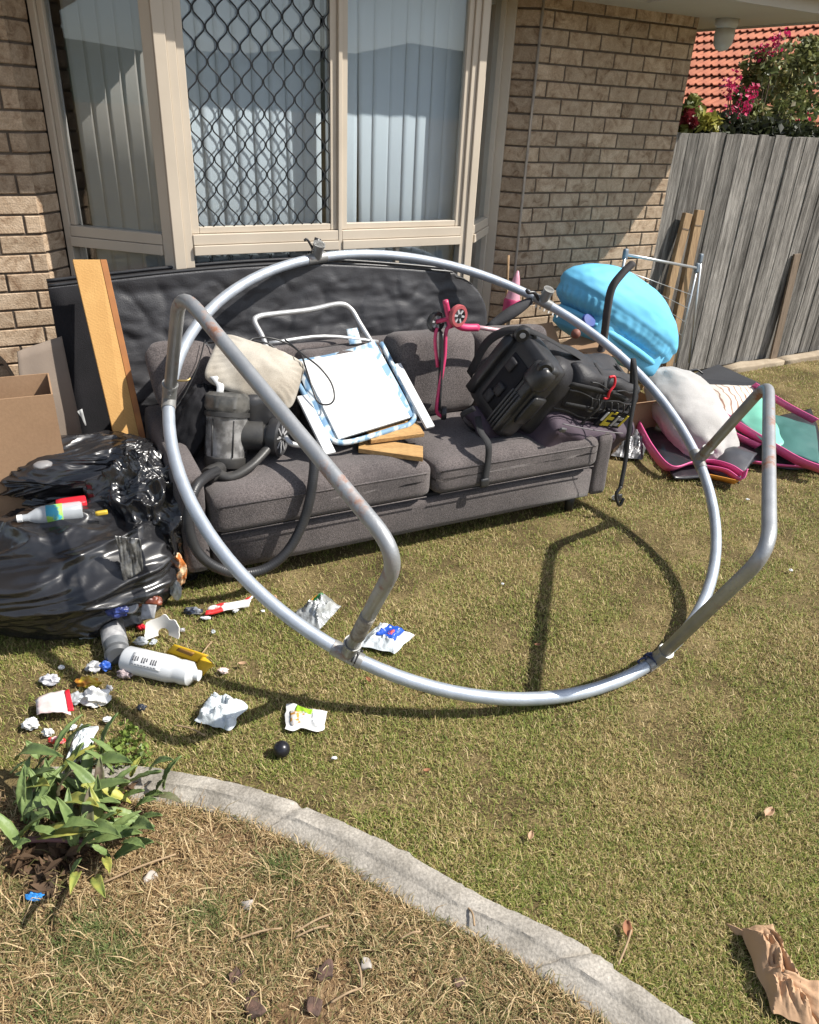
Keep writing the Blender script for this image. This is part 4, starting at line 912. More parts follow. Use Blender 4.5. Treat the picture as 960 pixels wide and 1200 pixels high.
flatpiece('wood_offcut', 'short golden wood offcut overlapping the white board, rear one of the pair', 'wood', [z5z(585, 625, .53), z5z(745, 598, .53), z5z(782, 655, .505), z5z(606, 678, .505)], .020, M_ply, 'block')

# ------------------------------------------------------------------ pink kick scooter
M_pink = mat('pink_painted_metal', (.62, .05, .16), .4, (.5, .04, .12), 8, .3)
M_pinkp = mat('dusty_red_urethane', (.42, .09, .10), .5, (.34, .07, .08), 9, .3)
scd = thing('kick_scooter', 'pink kick scooter folded and propped upright wheels up on the sofa', 'scooter', SL(1.36, .42, .46))
V_ = .40
def wheel(cx_, cy_, r, v, tm, nm='wheel', dx=(.25, -.97)):
    c = Sp(cx_, cy_, v); ax = (SU*dx[0]+SV*dx[1]).normalized()
    o = build(MB().lathe([(r*.66, -.012), (r*.94, -.012), (r, -.006), (r, .006), (r*.94, .012), (r*.66, .012), (r*.66, -.012)], c, ax, 32, False), nm, tm, scd, sharp=50)
    build(MB().lathe([(r*.66, .011), (r*.60, .006), (r*.60, -.006), (r*.66, -.011)], c, ax, 32, False).lathe([(0, -.014), (r*.2, -.014), (r*.2, .014), (0, .014)], c, ax, 16), 'rim', M_black, o, sharp=40)
    a = ax.orthogonal().normalized(); b = ax.cross(a)
    for k in range(6):
        t_ = 2*pi*k/6+.2; r0 = a*cos(t_)+b*sin(t_); build(MB().bar(c+r0*r*.18, c+r0*r*.64, .009, ax, .02), 'spoke', M_silv, o, smooth=False)
wheel(537, 370, .052, .36, M_pinkp); wheel(511, 377, .050, .42, M_black); wheel(520, 484, .034, .34, M_black, dx=(.9, -.4))
build(MB().tube([Sp(522, 352, .39), Sp(526, 372, .39), Sp(528, 384, .38)], .014, 10).tube([Sp(511, 377, .41), Sp(537, 371, .37)], .010, 10, sub=1), 'truck', M_pink, scd)
build(MB().tube([Sp(528, 374, .38), Sp(541, 383, .38), Sp(560, 384, .39)], .018, 10), 'neck', M_pink, scd)
build(MB().tube([Sp(530, 382, .385), Sp(523, 388, .38), Sp(521, 420, .36), Sp(514, 460, .34), Sp(512, 482, .33), Sp(519, 489, .33)], .009, 8).tube([Sp(512, 384, .40), Sp(510, 400, .39), Sp(513, 430, .38)], .008, 8), 'deck_rail', M_pink, scd)
build(MB().strap([Sp(516, 388, .40), Sp(516, 425, .38), Sp(513, 478, .35)], .075, (SV*.8+SU*.25).normalized(), .008), 'deck', M_black, scd)
build(MB().tube([Sp(556, 383, .39), Sp(596, 389, .41), Sp(630, 396, .44)], .011, 10, sub=2), 'steering_tube', mat('faded_pink_tube', (.62, .40, .43), .4, (.55, .3, .34), 10, .4, metal=.3), scd)

# ------------------------------------------------------------------ big wheeled backpack lying on the right end of the sofa
bpk = thing('wheeled_backpack', 'large black and plum wheeled travel backpack lying on the right end of the sofa', 'backpack', SL(1.85, .2, .46))
def sv(a, b, c): return SU*a+SV*b+UP*c
BX = sv(.93, .2, -.3).normalized(); E1 = sv(.35, -.1, .93); E1 = (E1-BX*E1.dot(BX)).normalized(); E2 = BX.cross(E1)
E2 = E2 if E2.dot(-SV) > 0 else -E2
c_, s_ = cos(.30), sin(.30); E1, E2 = (E1*c_+E2*s_).normalized(), (E2*c_-E1*s_).normalized()
B0 = Sp(601, 449, .12)
KB = 1.22
def BP(x, a, b): return B0 + (BX*x + E1*a + E2*b)*KB
def bb(nm, x0, x1, a0, a1, b0, b1, r, m, par=None, n=10, puff=0., ns=0., nf=7):
    return build(MB().rbox(BP((x0+x1)/2, (a0+a1)/2, (b0+b1)/2), BX*KB*(x1-x0)/2, E1*KB*(a1-a0)/2, E2*KB*(b1-b0)/2, r, n, puff, ns, nf, x0+a0), nm, m, par or bpk)
def bfn(w_, p): return w_
bb('main_pack', .05, .60, -.155, .165, -.12, .12, .07, M_charfab, None, 26, .08, .030, 6)
bb('lid_pack', .42, .70, -.14, .13, -.10, .10, .07, M_blackfab, None, 18, .08, .03, 6)
bb('lower_pocket', .13, .58, -.20, -.02, .02, .205, .045, M_plum, None, 20, .1, .022, 8)
bb('end_pocket', .56, .72, -.16, .02, .0, .17, .05, M_plum, None, 16, .1, .035, 9)
bb('top_pocket', .16, .58, .02, .19, .03, .13, .04, M_charfab, None, 16, .1, .02, 9)
bb('hip_pad', -.04, .20, -.26, -.16, -.06, .08, .04, M_plum, None, 14, .1, .03, 7)
tray = bb('wheel_tray', -.03, .07, -.175, .175, -.135, .125, .03, M_black, None, 8)
# raised rim, recesses and ribs of the rigid tray (facing -BX)
def tb_(nm, x0, x1, a0, a1, b0, b1, m=M_black, r=.006, par=tray): return build(MB().rbox(BP((x0+x1)/2, (a0+a1)/2, (b0+b1)/2), BX*KB*(x1-x0)/2, E1*KB*(a1-a0)/2, E2*KB*(b1-b0)/2, r, 4), nm, m, par)
for b in (-.118, .088): tb_('skid_rail', -.055, -.02, -.15, .13, b-.016, b+.026)
for b in (.062, .078, .094, .110): tb_('rib', -.065, -.05, -.15, .02, b-.005, b+.004, mat('scuffed_black_plastic', (.06, .06, .062), .5))
tb_('recess', -.036, -.028, -.12, .10, -.06, .045, M_blackfab)
for a, b in ((.06, -.03), (-.04, .0), (-.09, -.02)): tb_('bracket', -.05, -.03, a-.025, a+.025, b-.02, b+.02, M_charfab)
for b, a in ((-.085, .165), (.095, .155)):
    wc_ = BP(-.035, a, b); o = build(MB().lathe([(.0, -.018), (.03, -.018), (.038, -.010), (.038, .010), (.03, .018), (.0, .018)], wc_, (E2*.8-BX*.5), 24), 'wheel', M_black, bpk, sharp=40)
    build(MB().lathe([(0, .020), (.012, .020), (.016, .016)], wc_, (E2*.8-BX*.5), 16), 'hub', M_silv, o, sharp=40)
    tb_('wheel_arch', -.03, .03, a-.045, a+.02, b-.045, b+.03, M_black, .02, bpk)
tb_('corner_guard', -.06, .02, .06, .165, .04, .135, M_black, .035, bpk)
tb_('haul_handle', -.02, .05, -.08, .05, .125, .142, M_black, .008, bpk)
def bs(pts, w, wd, nm='strap', m=M_strap, th=.003): return build(MB().strap([BP(*p) for p in pts], w, wd, th), nm, m, bpk)
bs([(.10, .14, .135), (.25, .15, .15), (.42, .14, .145), (.58, .10, .12)], .028, E1)
bs([(.14, .06, .150), (.3, .07, .165), (.5, .05, .14)], .022, E1)
bs([(.30, .19, .03), (.31, .17, .12), (.32, .08, .165), (.33, .0, .155), (.34, -.1, .155), (.35, -.2, .09)], .025, BX)
bs([(.55, .17, -.04), (.57, .15, .10), (.58, .05, .135), (.59, -.06, .135), (.58, -.16, .12)], .032, BX)
for x0, x1, a in ((.12, .56, .115), (.12, .56, .02), (.2, .5, .17)):
    P_ = [BP(x0+(x1-x0)*k/9, a+.006*sin(k*1.3), .137+.02*sin(pi*k/9)) for k in range(10)]; build(MB().tube(P_, .0035, 6, sub=3), 'zip', M_black, bpk)
for k in range(7): 
    P_ = [BP(.25+.045*k, .115, .158), BP(.262+.045*k, .09, .172), BP(.270+.045*k, .055, .160)]; build(MB().tube(P_, .004, 6), 'zip_pull', M_black, bpk)
M_red = mat('red_plastic', (.60, .02, .035), .4)
build(MB().tube([BP(.285, .205, .130), BP(.305, .215, .135), BP(.32, .19, .150), BP(.312, .16, .160), BP(.325, .135, .165), BP(.305, .13, .165)], .0065, 8), 'red_clip', M_red, bpk)
# yellow and black patch with blocky marks
M_ylab = mat('yellow_print', (.62, .50, .04), .6)
def bp_(x0, x1, a0, a1, h, m, nm='print'): return build(MB().box(BP(x0, a0, h), BX*KB*(x1-x0), E1*KB*(a1-a0), E2*.003), nm, m, patch, smooth=False)
patch = build(MB().box(BP(.40, -.005, .150), BX*.17*KB, E1*.085*KB, E2*.0185), 'label_patch', M_blackfab, bpk, smooth=False)
bp_(.425, .44, .0, .073, .167, M_ylab); bp_(.44, .48, .002, .02, .167, M_ylab); bp_(.44, .475, .035, .05, .167, M_ylab); bp_(.445, .47, .066, .078, .167, M_ylab); bp_(.40, .415, .025, .07, .167, M_white); bp_(.492, .508, .005, .06, .167, M_silv); bp_(.515, .54, .01, .025, .167, M_silv); bp_(.515, .54, .04, .055, .167, M_silv); bp_(.547, .562, .01, .07, .167, M_ylab)
for x_, a_, b_ in ((.20, .17, .115), (.44, .165, .115), (.30, .06, .16), (.52, .05, .13), (.16, -.02, .21), (.50, -.03, .20)):
    build(MB().rbox(BP(x_, a_, b_), BX*.020, E1*.012, E2*.006, .003, 4), 'buckle', mat('worn_grey_buckle', (.11, .11, .115), .35), bpk)
for a_ in (.0, -.19):
    P_ = [BP(.15+.42*k/9, a_, .198+.008*sin(pi*k/9)) for k in range(10)]; build(MB().tube(P_, .003, 6, sub=2), 'pocket_seam', mat('grey_piping', (.16, .15, .16), .6), bpk)
M_wear = M_charfab
# strap hanging down behind the seat edge, strap over the seat front with buckle
def loose(pts, w=.03, wd=SU): return build(MB().strap(pts, w, wd, .0015, 6), 'loose_strap', M_strap, bpk)
loose([BP(.56, .14, .10), Sp(742, 420, -.04), Sp(745, 455, -.10), Sp(738, 500, -.12), Sp(733, 540, -.10), Sp(727, 572, -.10)], .024, (SU*.9-SV*.3))
build(MB().tube([Sp(728, 570, -.10), Sp(722, 580, -.10), Sp(726, 592, -.10), Sp(731, 584, -.10)], .009, 8).rbox(Sp(726, 583, -.10), SU*.016, SV*.006, UP*.02, .005, 4), 'buckle', M_black, bpk)
loose([Sp(560, 488, .14), Sp(563, 505, .03), Sp(572, 520, -.045), Sp(572, 540, -.048), Sp(568, 566, -.048)], .034, SU)
build(MB().rbox(Sp(568, 566, -.052), SU*.022, SV*.005, UP*.022, .004, 4), 'buckle', M_black, bpk)
loose([BP(.1, -.2, .06), BP(.0, -.25, .02), BP(-.12, -.2, .0), Sp(556, 478, .12)], .03, E2)
loose([BP(.30, .16, -.02), BP(.12, .20, .0), BP(-.03, .18, -.09), BP(-.06, .06, -.17), BP(-.03, -.12, -.17)], .05, E2)

# ------------------------------------------------------------------ blue bundle, airer, dark handle
M_blue = mat('bright_blue_nylon', (.15, .52, .78), .72, (.13, .47, .73), 4, .4, .25, 14, spec=.45)
NBL = 3.55
cB = Wp(728, 371, NBL); dl = (Wp(792, 395, NBL)-Wp(668, 338, NBL)).normalized(); du = (UP - dl*dl.z).normalized(); dn = dl.cross(du)
dl = (dl - UP*.16).normalized(); du = (UP - dl*dl.z).normalized(); dn = dl.cross(du)
blu = thing('blue_bundle', 'bright blue nylon covered bundle with a gathered edge beside the brick wall', 'bundle', Vector((cB.x, cB.y, .02)))
def bf(d):
    p = Vector(d); s_ = 1 + .035*nz(p, 2.2, 4) + .012*nz(p, 6, 2)
    if d.z < 0: s_ *= 1+.10*d.z
    th = atan2(d.y, d.x); gm = max(0, min(1, (-d.z-.08)*5)); s_ += gm*(.012*sin(th*46+4*nz((cos(th)*2, sin(th)*2, d.z*2)))*(1+.5*nz(p, 5)) + .02*sin(d.z*13)) - .012*math.exp(-((d.z+.10)/.05)**2)
    s_ -= .05*max(0, d.x)*max(0, d.z) + .05*abs(sin(2.0*atan2(d.y, d.x)+.6))*max(0, 1-abs(d.z-.45)*1.4) - .05*max(0, -d.x)*0
    f = abs(d.x-.25+.25*d.z); s_ -= .018*math.exp(-(f/.035)**2)*max(0, d.z)
    return s_
hx_ = .57
build(MB().blob(cB, dl*hx_, dn*.28, du*.25, bf, 260, 110), 'cover', M_blue, blu)
sk = []
def sk_fn(u, v):
    th = 2*pi*u; w_ = .55+.45*1; d = Vector((cos(th), sin(th), 0)); g = sin(th*58+5*nz((cos(th)*2, sin(th)*2, v*2)))
    r_ = 1.0 + .05*v + .010*g*(1-.3*v) + .03*sin(v*pi) - .05; z = -.38 - .62*v + .04*nz((cos(th)*3, sin(th)*3, v*3), 2)
    return cB + dl*d.x*hx_*r_*(1-.22*v*v) + dn*d.y*.26*r_*(1-.22*v*v) + du*z*.22
build(MB().tube([cB+dl*cos(t)*hx_*.80+dn*sin(t)*.24-du*.16 for t in [2*pi*k/40 for k in range(40)]], .022, 10, closed=True, sub=1), 'elastic_hem', M_blue, blu)
build(MB().rbox(cB-du*.15, dl*.34, dn*.22, du*.10, .05, 8), 'underside', M_blue, blu)
air = thing('clothes_airer', 'folded metal clothes airer with thin wires leaning against the fence', 'clothes airer', Vector((*Wp(800, 410, 3.9).xy, 0)))
M_gal2 = mat('pale_steel_tube', (.55, .58, .60), .35, None, metal=.7)
M_greyp = mat('blue_grey_plastic', (.16, .20, .24), .5)
a1_, a2_ = Wp(733, 298, 3.75), Wp(817, 314, 3.92)
build(MB().tube([a1_, a2_], .010, 10, sub=1), 'top_bar', M_gal2, air)
f1 = Wp(792, 425, 3.92); f2 = Wp(808, 425, 3.98)
build(MB().tube([a2_+UP*.02, f1], .010, 8, sub=1).tube([Wp(822, 300, 3.98), f2], .010, 8, sub=1), 'leg', M_gal2, air)
build(MB().tube([a1_+UP*.01, Wp(724, 350, 3.72), Wp(722, 400, 3.70)], .010, 8, sub=2), 'leg', M_gal2, air)
for p in (a1_, a2_, Wp(821, 303, 3.98)): build(MB().rbox(p, TW*.016, NW*.014, UP*.035, .008, 5), 'corner_joint', M_greyp, air)
for k in range(5):
    q0 = Wp(735+2*k, 318+9*k, 3.76); q1 = Wp(812-4*k, 346+16*k, 3.92); build(MB().tube([q0, q1], .0026, 6, sub=1), 'wire', M_gal2, air)
hd2 = thing('bent_pole', 'dark grey bent pole standing up in front of the blue bundle', 'handle', Wp(706, 400, 3.4))
build(MB().tube([Wp(703, 418, 3.25), Wp(708, 395, 3.26), Wp(712, 362, 3.26), Wp(717, 338, 3.26), Wp(728, 322, 3.26), Wp(741, 309, 3.26)], .034, 12, flat=.65), 'grip', mat('dark_foam_grip', (.055, .05, .05), .8, (.04, .036, .036), 9), hd2)
build(MB().tube([Wp(718, 348, 3.235), Wp(714, 366, 3.235), Wp(710, 392, 3.235)], .003, 6), 'seam', M_black, hd2)

# ------------------------------------------------------------------ cardboard boxes
M_card = mat('brown_cardboard', (.36, .225, .13), .85, (.30, .185, .105), 4, .3, .12, 200, fine=.06, fs_=90)
M_cardg = mat('greyish_cardboard', (.235, .19, .15), .9, (.19, .15, .12), 4, .4, .15, 120)
def carton(label, c, ax, ay, h, m=M_card, flaps=(), group=None, th=.006, nm='cardboard_box'):
    c = Vector(c); T_ = thing(nm, label, 'box', c, group); lx, ly = ax.length, ay.length; ex, ey = ax/lx, ay/ly; ez = ex.cross(ey).normalized(); ez = ez if ez.z > 0 else -ez
    for (o, a) in ((c-ex*lx/2-ey*ly/2, ex*lx), (c-ex*lx/2+ey*(ly/2-th), ex*lx)):
        build(MB().box(o, a, ey*th, ez*h), 'panel', m, T_, smooth=False)
    for o in (c-ex*lx/2-ey*(ly/2-th-.0005), c+ex*(lx/2-th)-ey*(ly/2-th-.0005)):
        build(MB().box(o, ex*th, ey*(ly-2*th-.001), ez*(h-.0006)), 'panel', m, T_, smooth=False)
    build(MB().box(c-ex*lx/2*.99-ey*ly/2*.98+ez*.002, ex*lx*.98, ey*ly*.96, ez*th), 'base', m, T_, smooth=False)
    for (side, ang, ln) in flaps:
        if side in 'fb':
            s_ = -1 if side == 'f' else 1; o = c+ey*s_*ly/2+ez*h-ex*lx/2; dv = (ey*s_*cos(ang)+ez*sin(ang)); build(MB().box(o, ex*lx, dv*ln, dv.cross(ex)*.004), 'flap', m, T_, smooth=False)
        else:
            s_ = -1 if side == 'l' else 1; o = c+ex*s_*lx/2+ez*h-ey*ly/2; dv = (ex*s_*cos(ang)+ez*sin(ang)); build(MB().box(o, ey*ly, dv*ln, dv.cross(ey)*.004), 'flap', m, T_, smooth=False)
    return T_
bx1 = G(62, 505, .33)
bq_ = Sp(62, 462, .42); bq0 = Vector((bq_.x, bq_.y, 0))-SU*.21+SV*.14
carton('brown cardboard box with a plain front face above the bags at the left edge', bq0, SU*.42, SV*.28, bq_.z, M_card, ())
carton('tall greyish cardboard box with a raised leaning flap behind the brown box', Vector((-2.12, 3.45, .0)), (SU*.9+SV*.2).normalized()*.42, (SV*.9-SU*.2).normalized()*.3, .42, M_cardg, (('r', 1.9, .30), ('b', 1.35, .28), ('l', .6, .2)))
# sheet of grey card standing against the mattress end
gs = thing('cardboard_sheet', 'grey brown cardboard sheet slanting against the left end of the mattress', 'cardboard', Vector((-1.8, 3.45, 0)))
q = [Sp(20, 412, .84), Sp(72, 394, .92), Sp(104, 545, .76), Sp(30, 545, .74)]
build(MB().sheet(lambda u, v: q[0].lerp(q[1], u).lerp(q[3].lerp(q[2], u), v)+SV*.01*sin(pi*u)+SV*.008*nz((u*3, v*3, 0)), 12, 12, .005), 'sheet', M_cardg, gs)
# boxes behind the sofa back at the right, carrying the blue bundle
cc = Wp(655, 388, 3.42)
M_wrap = mat('white_lettering', (.7, .7, .68), .6)
bxa = carton('open brown cardboard box behind the sofa back under the hoop', Vector((*Wp(650, 385, 3.30).xy, .0)), (TW*.96+NW*.1).normalized()*.52, (NW*.96-TW*.1).normalized()*.36, .60, M_card, (('f', .55, .13), ('r', .3, .14), ('b', .9, .15)))
bxb = carton('brown cardboard box under the blue bundle beside the backpack', Vector((*Wp(722, 440, 3.42).xy, .0)), (TW*.97-NW*.08).normalized()*.50, (NW*.97+TW*.08).normalized()*.36, .24, M_card, (('f', .5, .10),))
# barcode-like white lettering on the open box flap
for k in range(7):
    p = Wp(622+5.0*k, 358+2.3*k, 3.29); build(MB().box(p, TW*.010, UP*.030+TW*.004, NW*.002), 'print', M_wrap, bxa, smooth=False)
# dark bundles among the boxes
M_dark = mat('dark_grey_cloth', (.04, .04, .045), .85, (.02, .02, .022), 6, .4, .6, 120)
dk = thing('dark_umbrella', 'black folded cloth bundle poking out behind the sofa back', 'cloth bundle', Wp(610, 380, 3.35))
build(MB().tube([Wp(572, 384, 3.3), Wp(600, 366, 3.3), Wp(622, 352, 3.3)], .028, 12, rf=lambda q: .7+.5*sin(pi*q)), 'cloth', M_dark, dk)
pk = thing('pink_cone', 'small pale pink pointed toy cone against the brick wall', 'toy', Wp(601, 348, 3.7))
build(MB().lathe([(.045, 0), (.040, .02), (.02, .12), (.007, .16), (0, .165)], Wp(601, 350, 3.7), (UP+TW*.1), 20), 'cone', mat('pale_pink_plastic', (.62, .30, .38), .5), pk, sharp=50)
build(MB().lathe([(.05, -.08), (.052, -.01), (.045, 0)], Wp(601, 350, 3.7), (UP+TW*.1), 20), 'base', mat('raspberry_plastic', (.42, .03, .12), .5), pk, sharp=50)
stk = thing('wooden_stake', 'thin pale wooden stake standing at the edge of the brick wall', 'stake', Wp(592, 380, 3.75))
build(MB().tube([Vector((*Wp(591, 385, 3.75).xy, 0)), Wp(592, 372, 3.75), Wp(596, 299, 3.80)], .008, 8, sub=2), 'stake', M_offc, stk)
bd = thing('blue_disc', 'small royal blue plastic lid between the hoop and the blue bundle', 'lid', Wp(688, 374, 3.3))
build(MB().lathe([(.040, -.012), (.045, 0), (.038, .012), (0, .018)], Wp(690, 376, 3.28), (UP*.6-NW*.7), 24), 'lid', mat('deep_blue_plastic', (.015, .05, .26), .6), bd, sharp=40)
kn = thing('brown_ball', 'small brown round knob on the box edge by the backpack', 'knob', Wp(675, 391, 3.15))
build(MB().blob(Wp(675, 391, 3.05), SU*.026, SV*.026, UP*.026, lambda d: 1+.05*nz(d, 2), 20, 12), 'knob', mat('brown_leathery', (.20, .075, .05), .6), kn)

# ------------------------------------------------------------------ white duvet bag, cushion, black board, mats (right)
M_duv = mat('off_white_cotton', (.47, .45, .435), .9, (.36, .345, .33), 5, .45, .5, 160, fine=.06, sheen=.1)
dv_ = thing('white_duvet', 'long off-white stuffed pillow slumped on the ground beyond the backpack', 'pillow', G(800, 520, 0))
def cyl(p, q, r, fn, nu=64, nv=60, flat=.7):
    ax = q-p; return p, q
pa, pb = G(784, 450, .27), G(834, 532, .07); mid_ = (pa+pb)/2
axl = (pb-pa); axw = axl.cross(UP).normalized(); axh = axw.cross(axl).normalized(); axh = axh if axh.z > 0 else -axh
def df(d):
    p = Vector(d); e = abs(d.z)
    return (1+.30*(1-e)*e) * (1 + .05*nz(p, 2.0, 3) + .09*(noise.ridged_multi_fractal(Vector((p.x*1.3+p.z*.6, p.y*1.3, p.z*2.0)), 1, 2.1, 4, 1, 2)-.9)*.5 + .02*(1-abs(nz((p.x*.7, p.y, p.z*1.8), 2.0, 7))*3))
build(MB().blob(mid_+UP*.02, axw*.215, axh*.15, axl*.64, df, 90, 90, floor=.008), 'pillow', M_duv, dv_)
wc2 = thing('white_patterned_cushion', 'white cushion with brown line pattern lying behind the long white pillow', 'cushion', G(855, 470, 0))
mlin = mat('white_cotton_brown_lines', (.62, .58, .52), .9)
N, L, p_ = nodes(mlin); wv = N.new('ShaderNodeTexWave'); wv.inputs['Scale'].default_value = 7; wv.inputs['Distortion'].default_value = 7; wv.inputs['Detail'].default_value = 2; tc = N.new('ShaderNodeTexCoord'); L.new(tc.outputs['Object'], wv.inputs[0])
r_ = N.new('ShaderNodeValToRGB'); r_.color_ramp.elements[0].position = .03; r_.color_ramp.elements[0].color = (.30, .16, .11, 1); r_.color_ramp.elements[1].position = .16; r_.color_ramp.elements[1].color = (.62, .58, .52, 1); L.new(wv.outputs['Fac'], r_.inputs[0]); L.new(r_.outputs[0], p_.inputs['Base Color'])
build(MB().pillow(G(836, 503, .05), G(892, 492, .06), G(886, 452, .20), G(826, 450, .20), .06, 26, .05, .006, 9), 'cushion', mlin, wc2)
bs_ = thing('black_flat_case', 'flat dark grey case lying on the grass below the fence', 'case', G(845, 440, 0))
q = [G(800, 442, .10), G(858, 457, .10), G(893, 449, .16), G(842, 426, .13)]
mb = MB(); mb.add([x for x in q]+[x-UP*.07 for x in q], [(0, 1, 2, 3), (7, 6, 5, 4)]+[(i, i+4, (i+1) % 4+4, (i+1) % 4) for i in range(4)])
build(mb, 'case', mat('dark_slate_vinyl', (.045, .048, .056), .6, (.035, .037, .043), 5, .4, .3, 150), bs_, smooth=False, bevel=.012)
build(MB().tube([G(812, 443, .14), G(806, 436, .17), G(816, 433, .17), G(824, 438, .14)], .008, 8).blob(G(812, 439, .15), TW*.02, NW*.02, UP*.02, lambda d: 1, 12, 8), 'catch', M_black, bs_)
M_pinkv = mat('hot_pink_vinyl', (.80, .13, .34), .45, (.70, .11, .30), 5, .3, .3, 30, spec=.5)
M_teal = mat('mint_green_vinyl', (.20, .55, .42), .45, (.17, .48, .37), 3, .3, .3, 25, spec=.5)
M_teal2 = mat('dark_teal_vinyl', (.05, .16, .14), .45, (.04, .12, .11), 3, .3, .3, 25)
M_bvin = mat('glossy_black_vinyl', (.022, .022, .026), .28, (.03, .03, .034), 5, .3, .5, 22, spec=.6)
def mat_sheet(nm, quad, m, par, bulge=.02, wr=.02, th=.012, n=26, seed=0., zf=.012):
    quad = [Vector(x) for x in quad]
    def fn(u, v):
        p = quad[0].lerp(quad[1], u).lerp(quad[3].lerp(quad[2], u), v)
        h = bulge*sin(pi*u)*sin(pi*v) + wr*(nz(p, 6, seed)+.5*nz(p, 14, seed)); p = p+UP*h; p.z = max(zf, p.z); return p
    return build(MB().sheet(fn, n, n, -th), nm, m, par)
mp1 = thing('pink_edged_black_mat', 'crumpled black mat with hot pink edges under the long white pillow', 'mat', G(780, 535, 0))
mat_sheet('panel', [G(752, 486, .06), G(745, 500, .04), G(790, 560, .03), G(838, 560, .03)], M_bvin, mp1, .02, .015, seed=1)
def tape(nm, pts, w, m, par, wd=None, th=.006):
    P_ = [Vector(x)+UP*.028 for x in pts]
    return build(MB().strap(P_, w*1.25, wd or (lambda v: UP*.62+Vector((.1, -.8, 0))*.8), th, 10), nm, m, par)
tape('edge_band', [G(745, 498, .07), G(762, 530, .06), G(783, 553, .04), G(808, 548, .05), G(830, 546, .06), G(852, 552, .07), G(868, 562, .05)], .075, M_pinkv, mp1)
tape('edge_band', [G(835, 500, .07), G(860, 515, .06), G(888, 528, .06)], .07, M_pinkv, mp1)
mat_sheet('flap', [G(812, 546, .03), G(830, 512, .12), G(888, 530, .12), G(866, 566, .05)], mat('grey_black_vinyl', (.07, .07, .078), .3, (.05, .05, .055), 5, .3, .4, 20, spec=.6), mp1, .05, .012, seed=4)
tape('orange_lining', [G(826, 562, .03), G(845, 566, .03), G(862, 570, .03)], .05, mat('orange_vinyl', (.60, .24, .03), .5), mp1)
tape('edge_band', [G(822, 551, .045), G(848, 556, .06), G(866, 567, .05), G(872, 556, .10)], .045, M_pinkv, mp1)
mp2 = thing('mint_green_mat', 'black and mint green mat with hot pink edges at the right edge of the lawn', 'mat', G(900, 510, 0))
mat_sheet('black_panel', [G(862, 500, .08), G(872, 545, .02), G(975, 555, .02), G(950, 480, .08)], M_bvin, mp2, .02, .015, seed=6)
mat_sheet('mint_panel', [G(862, 488, .15), G(905, 528, .12), G(922, 522, .12), G(888, 462, .20)], M_teal, mp2, .03, .012, seed=7, zf=.1)
mat_sheet('teal_panel', [G(908, 528, .11), G(960, 545, .10), G(955, 500, .14), G(905, 488, .17)], M_teal2, mp2, .02, .012, seed=8, zf=.09)
tape('edge_band', [G(845, 490, .10), G(872, 508, .10), G(905, 528, .10), G(935, 545, .08), G(965, 556, .06)], .075, M_pinkv, mp2)
tape('edge_band', [G(882, 455, .19), G(902, 468, .16), G(925, 482, .14), G(955, 498, .12)], .06, M_pinkv, mp2)
tape('edge_band', [G(882, 546, .03), G(915, 550, .03), G(945, 552, .03), G(970, 556, .03)], .03, M_pinkv, mp2)

# ------------------------------------------------------------------ rubbish bags
M_bag = mat('black_bin_liner', (.013, .013, .015), .27, (.020, .020, .022), 3, .4, .9, 13, spec=.8, stretch=(.6, 1.0, 2.6))
for _n in M_bag.node_tree.nodes:
    if _n.type == 'TEX_NOISE' and abs(_n.inputs['Scale'].default_value-13) < .1: _n.noise_type = 'RIDGED_MULTIFRACTAL'; _n.inputs['Scale'].default_value = 5.5; _n.inputs['Detail'].default_value = 5
    if _n.type == 'BUMP': _n.inputs['Distance'].default_value = .016; _n.inputs['Strength'].default_value = .8
M_bag2 = mat('thin_grey_black_liner', (.028, .028, .031), .30, (.016, .016, .018), 3, .4, 1.0, 26, spec=.75)
def bagfn(seed, a=.16, f=1.6, aniso=(1, 1, 1), g=.05, h=.02):
    def fn(d):
        p = Vector((d.x*aniso[0], d.y*aniso[1], d.z*aniso[2])); o = Vector((seed, seed*.7, -seed))
        w_ = Vector((nz(p, 1.3, seed), nz(p, 1.3, seed+4), nz(p, 1.3, seed+8)))*.5
        r1 = 1-abs(noise.noise((p+w_)*f+o))*2.2; r2 = 1-abs(noise.noise((p+w_*1.5)*f*2.6+o))*2; r3 = 1-abs(noise.noise((p+w_)*f*6.5+o))*2
        mk = .4+.9*max(0, nz(p, 1.7, seed+2)+.25); return 1 + a*nz(p, 1.1, seed) + g*max(0, r1)**2 + (h+.028)*mk*max(0, r2-.25)**1.2*2.2 + (h*.35+.018)*mk*max(0, r3-.2)
    return fn
def bag(label, c, rx, ry, rz, seed, m=M_bag, par_kw={}, **k):
    T_ = thing('rubbish_bag', label, 'rubbish bag', (c[0], c[1], 0), 'black rubbish bags piled at the left'); c = Vector(c)
    rot_ = k.pop('rot', 0.); ax = Vector((cos(rot_), sin(rot_), 0)); ay = Vector((-sin(rot_), cos(rot_), 0)); tilt = k.pop('tilt', 0.)
    az_ = (UP+ax*tilt).normalized(); 
    build(MB().blob(c, ax*rx, ay*ry, az_*rz, bagfn(seed, **k), 240, 150, floor=.006), 'bag', m, T_); return T_
b1_ = bag('largest black rubbish bag on the grass, its torn bottom spilling litter', (-1.35, 2.43, .18), .39, .27, .22, 3.1, rot=.28, a=.16, f=1.0, aniso=(.7, .8, 1.9), g=.14, h=.012)
b2_ = bag('knotted black rubbish bag on top at the left edge, above the plastic bottle', (-1.42, 2.86, .43), .33, .18, .13, 8.3, rot=.35, a=.15, f=1.2, aniso=(.9, .9, 1.5), g=.12, h=.02, tilt=.2)
